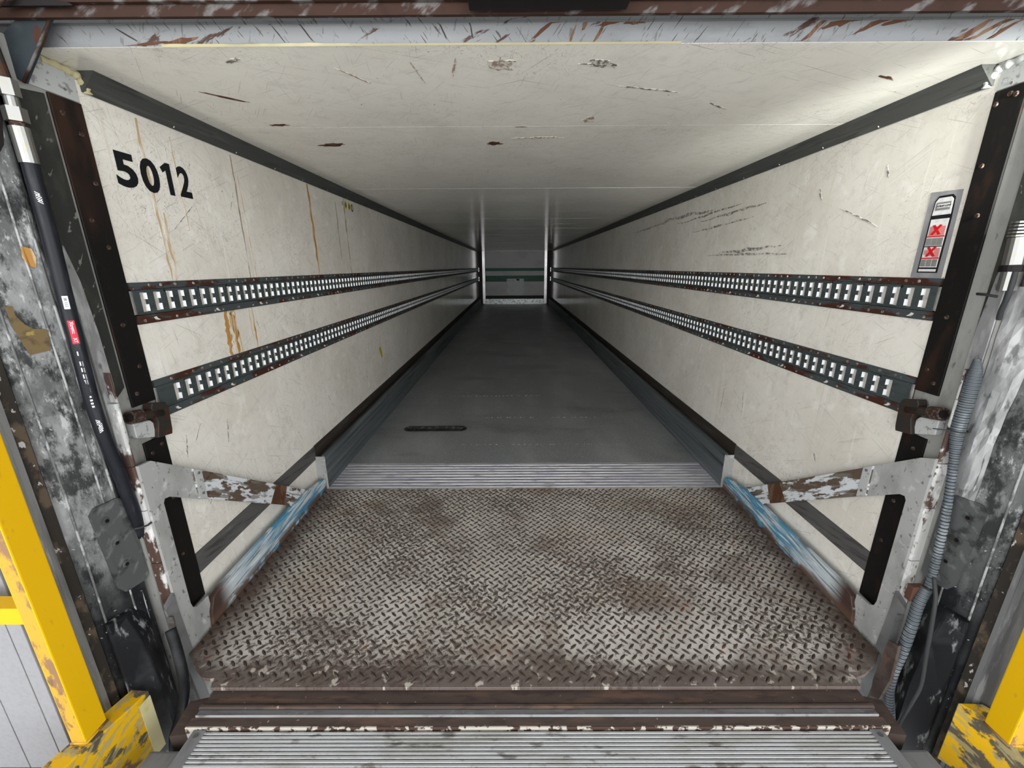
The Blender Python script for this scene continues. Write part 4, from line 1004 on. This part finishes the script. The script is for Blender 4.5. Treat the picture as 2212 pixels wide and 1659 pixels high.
# ================================================================== DOCK SHELTER (both sides)
def shelter(s):
    side = 'left' if s < 0 else 'right'
    near = 'black hose' if s < 0 else 'grey spiral hose'
    pd = thing('shelter_pad', (s*1.30, -0.24, -0.60), 'scuffed grey dock shelter pad on the %s beside the %s' % (side, near), 'dock pad', 'dock shelter pads')
    prof = [(1.290,-0.312),(1.281,-0.300),(1.272,-0.275),(1.264,-0.250),(1.258,-0.225),(1.252,-0.200),(1.250,-0.188),(1.256,-0.174),(1.268,-0.1665),(1.40,-0.1665),(1.40,-0.312)]
    bm = bmesh.new(); rings = []
    zs = [-0.6+i*0.065 for i in range(41)]
    rnd = random.Random(20+s)
    for z in zs:
        ring = []
        for k, (x, yv) in enumerate(prof):
            dx = 0.0
            if 1 <= k <= 6: dx = 0.004*math.sin(z*5.1+k*0.4) + rnd.uniform(-.0012,.0012)
            ring.append(bm.verts.new((s*(x+dx), yv, z)))
        rings.append(ring)
    n = len(prof)
    for i in range(len(zs)-1):
        for k in range(n):
            j = (k+1) % n
            bm.faces.new((rings[i][k], rings[i][j], rings[i+1][j], rings[i+1][k])).smooth = True
    bm.faces.new(rings[0][::-1]); bm.faces.new(rings[-1])
    from_bm('pad_body', bm, M['pad'], pd)
    for (x, yv, r) in ((1.2575,-0.2215,0.0028), (1.252,-0.1935,0.0035), (1.278,-0.292,0.003)):
        tube('pad_welt', [(s*(x-0.001+0.003*math.sin(z*5.1+1.2)), yv, z) for z in zs[3:]], r, M['welt'], pd, 6)
    # crevice strip and metal door edge
    cr = prism('edge_seal', [(s*1.292,-0.310),(s*1.284,-0.318),(s*1.296,-0.337),(s*1.33,-0.337),(s*1.33,-0.310)], 'z', -0.6, 2.0, M['crevice'], pd)
    ed = thing('door_edge_strip', (s*1.32, -0.36, -0.60), 'grey metal edge strip outside the %s shelter pad' % side, 'metal strip', 'metal edge strips of the dock opening')
    prism('edge_profile', [(s*1.294,-0.338),(s*1.301,-0.3465),(s*1.304,-0.3455),(s*1.311,-0.3565),(s*1.314,-0.3555),(s*1.332,-0.380),(s*1.352,-0.380),(s*1.352,-0.338)], 'z', -0.6, 2.29, M['door_edge'], ed)
    # bolted plate
    bp = thing('bolted_plate', (s*1.245, -0.2, 0.33), 'dark grey plate with three bolts on the lower %s pad' % side, 'plate', 'bolted plates on the shelter pads')
    def pl(yv): return 1.2485 + max(0.0, (-0.188-yv))*0.30 - 0.0045
    outline = [(-0.262,0.600),(-0.250,0.618),(-0.195,0.618),(-0.172,0.600),(-0.170,0.34),(-0.180,0.318),(-0.235,0.318),(-0.250,0.345)]
    bm = prism_bm(outline, 'x', 0, 1)
    for v in bm.verts:
        base = pl(v.co.y); v.co.x = s*(base - (0.0 if v.co.x < 0.5 else 0.006))
    from_bm('plate_body', bm, M['plate_dark'], bp)
    for yv, zz in ((-0.232,0.565),(-0.225,0.485),(-0.218,0.405)):
        x = pl(yv)-0.006
        cyl('bolt_washer', (s*x, yv, zz), (s*(x-0.0015), yv, zz), 0.012, M['plate_dark'], bp, 16)
        cyl('bolt_head', (s*(x-0.0015), yv, zz), (s*(x-0.004), yv, zz), 0.0055, M['bar_black'], bp, 6)
    # rubber wedge bumper
    wd = thing('rubber_bumper', (s*1.22, -0.25, -0.30), 'black rubber wedge bumper at the foot of the %s shelter pad' % side, 'bumper', 'rubber bumpers')
    bm = bmesh.new()
    # base outline (on the pad side) and ridge towards the middle
    def V(x, yv, z): return bm.verts.new((s*(x + (0.030 if x < 1.24 else 0.016)), yv, z))
    top_o = V(1.245,-0.305,0.262); top_i = V(1.235,-0.205,0.255); apex = V(1.222,-0.255,0.248)
    r0 = V(1.196,-0.258,0.150); e0 = V(1.236,-0.305,0.215); i0 = V(1.212,-0.196,0.17)
    r1 = V(1.176,-0.262,-0.02); e1 = V(1.232,-0.308,-0.02); i1 = V(1.205,-0.192,-0.02)
    r2 = V(1.178,-0.262,-0.30); e2 = V(1.232,-0.308,-0.30); i2 = V(1.205,-0.192,-0.30)
    bo0 = V(1.262,-0.300,0.262); bo2 = V(1.262,-0.300,-0.30); bi0 = V(1.246,-0.20,0.255); bi2 = V(1.246,-0.20,-0.30)
    for f in ((apex,top_o,e0,r0),(apex,r0,i0,top_i),(r0,e0,e1,r1),(r0,r1,i1,i0),(r1,e1,e2,r2),(r1,r2,i2,i1),(top_o,bo0,bo2,e2,e1,e0),(top_i,i0,i1,i2,bi2,bi0),(bo0,top_o,apex,top_i,bi0),(bo0,bi0,bi2,bo2),(r2,e2,bo2,bi2,i2)):
        bm.faces.new(f)
    bmesh.ops.recalc_face_normals(bm, faces=bm.faces)
    bmesh.ops.bevel(bm, geom=list(bm.edges), offset=0.005, segments=2, affect='EDGES', profile=0.6)
    from_bm('wedge_body', bm, M['rubber'], wd, smooth=False)
    # lower channel beside the bumper
    ch = thing('guide_channel', (s*1.185, -0.19, -0.30), 'narrow grey steel channel at the foot of the %s column' % side, 'channel', 'guide channels at the column feet')
    prism('channel_web', [(-0.205,0.215),(-0.165,0.235),(-0.135,-0.26),(-0.17,-0.26)], 'x', *sorted((s*1.187, s*1.181)), M['edge_alu'], ch)
    prism('channel_flange', [(s*1.187,-0.205),(s*1.187,-0.199),(s*1.166,-0.199),(s*1.166,-0.205)], 'z', -0.26, 0.19, M['galv'], ch)
shelter(-1); shelter(1)
# patches on the left pad
def pad_x(yv): return 1.250 + (-0.188-yv)*0.29
def pad_patch(name, poly, mat, label, cat):
    bm = prism_bm(poly, 'x', 0, 1)
    for v in bm.verts: v.co.x = -(pad_x(v.co.y) - 0.0055 - (0.001 if v.co.x > 0.5 else 0.0))
    tag(from_bm(name, bm, mat), label, cat)
pad_patch('tape_patch', [(-0.285,1.190),(-0.272,1.185),(-0.274,1.165),(-0.262,1.140),(-0.250,1.128),(-0.230,1.125),(-0.226,1.118),(-0.232,1.070),(-0.270,1.066),(-0.276,1.095),(-0.284,1.14)], M['tape'], 'brown tape remnant stuck on the left shelter pad', 'tape')
pad_patch('rust_smear', [(-0.226,1.325),(-0.210,1.320),(-0.206,1.30),(-0.212,1.275),(-0.222,1.278),(-0.230,1.30)], M['rust_stain'], 'small rusty smear on the left shelter pad above the tape', 'stain')
# rusty bent plate at the right deck corner
tag(prism('bent_plate', [(-0.228,0.115),(-0.262,0.128),(-0.268,0.0),(-0.255,-0.10),(-0.225,-0.125),(-0.218,-0.06)], 'x', 1.132, 1.142, M['rust_plate'], None, 0.001), 'rusty bent steel plate at the right corner of the platform', 'plate')

# shelter header
hd = thing('shelter_header', (0, -0.27, 2.03), 'black dock shelter header pad above the rusty beam', 'dock pad')
box('header_pad', -1.288, 1.288, -0.36, -0.175, 2.03, 2.30, M['rubber'], hd, bevel=0.02)

# ================================================================== THRESHOLD AND DOCK LEVELLER
th_ = thing('threshold_beam', (0, -0.34, -0.10), 'rusty stepped threshold beam between the platform and dock plate', 'threshold')
def step(name, y0, y1, z, mat, bev=0.001, drop=0.10, x0=-1.03, x1=1.03):
    return prism(name, [(y0, z-drop), (y1, z-drop), (y1, z), (y0, z)], 'x', x0, x1, mat, th_, bevel=bev)
step('rear_plate', -0.326, -0.283, -0.020, M['threshold'], x0=-1.02, x1=1.02)
prism('weld_ridge', [(-0.343,-0.05),(-0.327,-0.05),(-0.327,-0.018),(-0.332,-0.014),(-0.338,-0.014),(-0.343,-0.018)], 'x', -1.025, 1.025, M['threshold'], th_)
g_ = step('galvanised_strip', -0.360, -0.344, -0.018, M['galv'], x0=-1.02, x1=1.02)
for x in (-0.76, -0.49, -0.22, 0.05, 0.31, 0.51, 0.78):
    cyl('strip_screw', (x, -0.351, -0.018), (x, -0.351, -0.0155), 0.005, M['galv'], g_, 10)
prism('bright_edge', [(-0.3635,-0.03),(-0.3605,-0.03),(-0.3605,-0.0165),(-0.3635,-0.0175)], 'x', -1.02, 1.02, M['rib'], th_)
step('front_plate', -0.388, -0.364, -0.022, M['threshold'], x0=-1.03, x1=1.03)
step('flaked_edge', -0.394, -0.3885, -0.0215, M['flaked'], x0=-1.03, x1=1.03)
for s in (-1, 1):
    prism('threshold_end', [(s*1.03,-0.394),(s*1.075,-0.400),(s*1.09,-0.30),(s*1.03,-0.283)], 'z', -0.16, -0.045, M['threshold'], th_)

dk = thing('dock_leveller', (0, -0.9, -0.20), 'ribbed aluminium dock leveller plate in the foreground', 'dock leveller')
box('leveller_core', -1.0, 1.0, -1.65, -0.3965, -0.20, -0.0335, M['rib_groove'], dk)
bm = prism_bm([(-0.4066,-0.0335),(-0.4062,-0.0290),(-0.4050,-0.0280),(-0.4002,-0.0280),(-0.3990,-0.0290),(-0.3986,-0.0335)], 'x', -0.966, 0.966)
rib0 = from_bm('tread_rib', bm, M['rib'], dk)
rb = WL[rib0.name].copy()
for k in range(1, 122):
    copy_part(rib0, dk, rb + Vector((0, -0.0102*k, 0)))
for s in (-1, 1):
    e = box('edge_trim', s*0.966, s*1.002, -1.65, -0.3955, -0.0335, -0.0255, M['edge_alu'], dk, bevel=0.0015)
    for yv in (-0.413, -0.62, -0.83, -1.04):
        cyl('trim_screw', (s*0.984, yv, -0.0256), (s*0.984, yv, -0.0235), 0.0065, M['fitting'], e, 12)
    fb = thing('folded_bracket', (s*1.06, -0.5, -0.20), 'folded grey sheet bracket beside the %s edge of the ribbed plate' % ('left' if s < 0 else 'right'), 'bracket', 'folded brackets beside the dock plate')
    box('bracket_shell', s*1.006, s*1.115, -0.75, -0.425, -0.199, -0.062, M['edge_alu'], fb, bevel=0.008)
    cyl('bracket_hole', (s*1.02, -0.455, -0.0622), (s*1.02, -0.455, -0.0612), 0.0045, M['bar_black'], fb, 10)

# ================================================================== YELLOW GUARDS
def guard(s, rz, cx, cy, lab1, lab2):
    # block: local frame, long axis along -Y from its far end; built then rotated about its far inner corner
    bl = thing('bumper_block', (s*cx, cy, -0.20), lab1, 'bumper', 'yellow bumper blocks')
    def P(u, v):   # u outward, v towards the dock
        c, sn = math.cos(rz), math.sin(rz)
        return (s*(cx + u*c + v*sn), cy + u*sn*0.6 - v*c)
    out = [P(0.006,-0.035), P(0,0), P(0,0.50), P(0.062,0.50), P(0.062,-0.03)] if s < 0 else [P(0.0,0.0), P(0,0.50), P(0.062,0.50), P(0.062,0.03)]
    b = prism('block_body', out, 'z', -0.199, 0.03, M['yellow_block'], bl, bevel=0.003)
    if s < 0:
        o2 = [P(-0.0012,0.001), P(0.005,-0.034), P(0.009,-0.034), P(0.004,0.001)]
        prism('cream_face', o2, 'z', -0.195, 0.012, M['cream'], bl)
    return bl
guard(-1, 0.25, 1.187, -0.355, 'scuffed yellow bumper block at the lower left corner', '')
guard(1, 0.62, 1.240, -0.362, 'scuffed yellow bumper block at the lower right corner', '')
# posts
def post(s, x0, x1, y0, y1, lab):
    gp = thing('guard_post', (s*(x0+x1)/2, (y0+y1)/2, 0.03), lab, 'post', 'yellow guard posts')
    bm = bmesh.new(); a, b = sorted((s*x0, s*x1)); add_box(bm, a, b, y0, y1, 0.03, 1.06)
    for f in bm.faces: f.material_index = 0
    bmesh.ops.recalc_face_normals(bm, faces=bm.faces)
    for f in bm.faces:
        if f.normal.y < -0.5: f.material_index = 1
    bmesh.ops.bevel(bm, geom=[e for e in bm.edges], offset=0.003, segments=2, affect='EDGES', profile=0.6)
    from_bm('post_tube', bm, [M['yellow'], M['yellow_worn']], gp)
    bm = bmesh.new(); a, b = sorted((s*(x1-0.002), s*(x1+0.5)))
    add_box(bm, a, b, y0+0.004, y0+0.044, 0.43, 0.478)
    from_bm('cross_rail', bm, M['yellow'], gp)
    tube('weld_bead', [(s*(x0-0.001), y1, 0.033), (s*(x0-0.001), y0, 0.033), (s*x1, y0-0.001, 0.033)], 0.004, M['yellow_worn'], gp, 6)
    return gp
post(-1, 1.228, 1.268, -0.468, -0.408, 'yellow steel guard post on the left with worn paint')
post(1, 1.255, 1.297, -0.478, -0.418, 'yellow steel guard post at the right edge')

# ================================================================== DOCK BUILDING
df = structure(box('floor_dock', -5.0, 5.0, -4.6, -0.40, -0.40, -0.2, M['concrete']), 'grey concrete dock floor')
pit = structure(box('floor_pit', -5.0, 5.0, -0.40, 1.2, -0.9, -0.85, M['pit']), 'dark ground under the trailer')
for s, nm in ((-1, 'wall_dock_left'), (1, 'wall_dock_right')):
    a, b = sorted((s*1.372, s*5.0))
    w = structure(box(nm, a, b, -0.375, -0.30, -0.2, 3.2, M['dock_wall']), 'light grey ribbed dock wall panel on the %s' % ('left' if s < 0 else 'right'))
    for x0, x1 in ((1.376,1.398), (1.400,1.440), (1.443,1.548), (1.551,1.70), (1.703,1.86), (1.863,2.02)):
        box('wall_rib', s*x0, s*x1, -0.384 if x1-x0 > 0.03 else -0.379, -0.375, -0.199, 3.2, M['dock_wall'], w, bevel=0.0015)
structure(box('ceiling_sky_blocker', -5.0, 5.0, -3.6, -0.30, 3.2, 3.26, M['dock_wall']), 'light grey canopy added over the dock to block high sky')  # unseen canopy, added to hold back light from the overhead sky
structure(box('wall_dock_header', -1.372, 1.372, -0.375, -0.30, 2.30, 3.2, M['dock_wall']), 'light grey dock wall above the shelter header')

# dock light fixture on its arm, outside the frame to the right
dl = thing('lamp_fixture', (1.19, -0.78, 1.61), 'yellow-armed dock light aimed into the trailer on the right jamb', 'lamp')
bm = tube_bm([(1.200,-0.93,1.622),(1.196,-0.88,1.618),(1.191,-0.80,1.612),(1.189,-0.775,1.611)], lambda i: (0.03,0.06,0.085,0.09)[i], 18)
bm.faces.ensure_lookup_table()
from_bm('lamp_head', bm, M['bolthead'], dl)
tube('lamp_arm', [(1.200,-0.92,1.63),(1.42,-0.90,1.68),(1.55,-0.384,1.70)], 0.016, M['yellow'], dl, 10)
fill_lamp = thing('lamp_fixture', (-0.75, -4.05, 1.62), 'added fill lamp on a yellow stand behind the viewer', 'lamp')  # made-up, unseen fixture around the added fill lamp
bm = tube_bm([(-0.757,-4.18,1.626),(-0.755,-4.13,1.624),(-0.752,-4.05,1.621),(-0.7515,-4.03,1.6205)], lambda i: (0.03,0.06,0.085,0.09)[i], 18)
from_bm('lamp_head', bm, M['bolthead'], fill_lamp)
tube('lamp_stand', [(-0.757,-4.16,1.62),(-0.757,-4.16,-0.195)], 0.02, M['yellow'], fill_lamp, 10)
cyl('stand_foot', (-0.757,-4.16,-0.199), (-0.757,-4.16,-0.18), 0.18, M['yellow'], fill_lamp, 20)

# crumpled bright sheet over the right pad; added black flap darkens left pad top
bm = bmesh.new(); rnd = random.Random(77); rows = []
for i in range(15):
    z = 0.56 + i*0.047; row = []
    for k in range(6):
        yv = -0.168 - k*0.0125*(1.0 if z < 0.80 else 1.0+min(1,(z-0.80)/0.25)*0.25)
        x = 1.2485 + max(0.0, -0.19-yv)*0.29 - 0.0075 + rnd.uniform(-0.0022, 0.0022)
        row.append((x, yv, z + rnd.uniform(-.004,.004)))
    rows.append(row)
fr = [[bm.verts.new(p) for p in r] for r in rows]; bk = [[bm.verts.new((p[0]+0.0012, p[1], p[2])) for p in r] for r in rows]
for i in range(14):
    for k in range(5):
        bm.faces.new((fr[i][k], fr[i][k+1], fr[i+1][k+1], fr[i+1][k])); bm.faces.new((bk[i][k], bk[i+1][k], bk[i+1][k+1], bk[i][k+1]))
    bm.faces.new((fr[i][0], fr[i+1][0], bk[i+1][0], bk[i][0])); bm.faces.new((fr[i][5], bk[i][5], bk[i+1][5], fr[i+1][5]))
for k in range(5):
    bm.faces.new((fr[0][k], bk[0][k], bk[0][k+1], fr[0][k+1])); bm.faces.new((fr[14][k], fr[14][k+1], bk[14][k+1], bk[14][k]))
tag(from_bm('crumpled_sheet', bm, M['alu_dirty']), 'bright crumpled aluminium sheet on the right shelter pad behind the hose', 'metal sheet')
bm = prism_bm([(-0.315,1.50),(-0.285,1.47),(-0.240,1.49),(-0.205,1.55),(-0.192,1.62),(-0.190,1.98),(-0.315,1.98)], 'x', 0, 1)
for v in bm.verts: v.co.x = -(1.2475 + max(0.0, -0.188-v.co.y)*0.29 - 0.006 - (0.0025 if v.co.x > 0.5 else 0.0))
tag(from_bm('dark_flap', bm, M['bar_black']), 'black flap added to darken the top of the left shelter pad', 'flap')
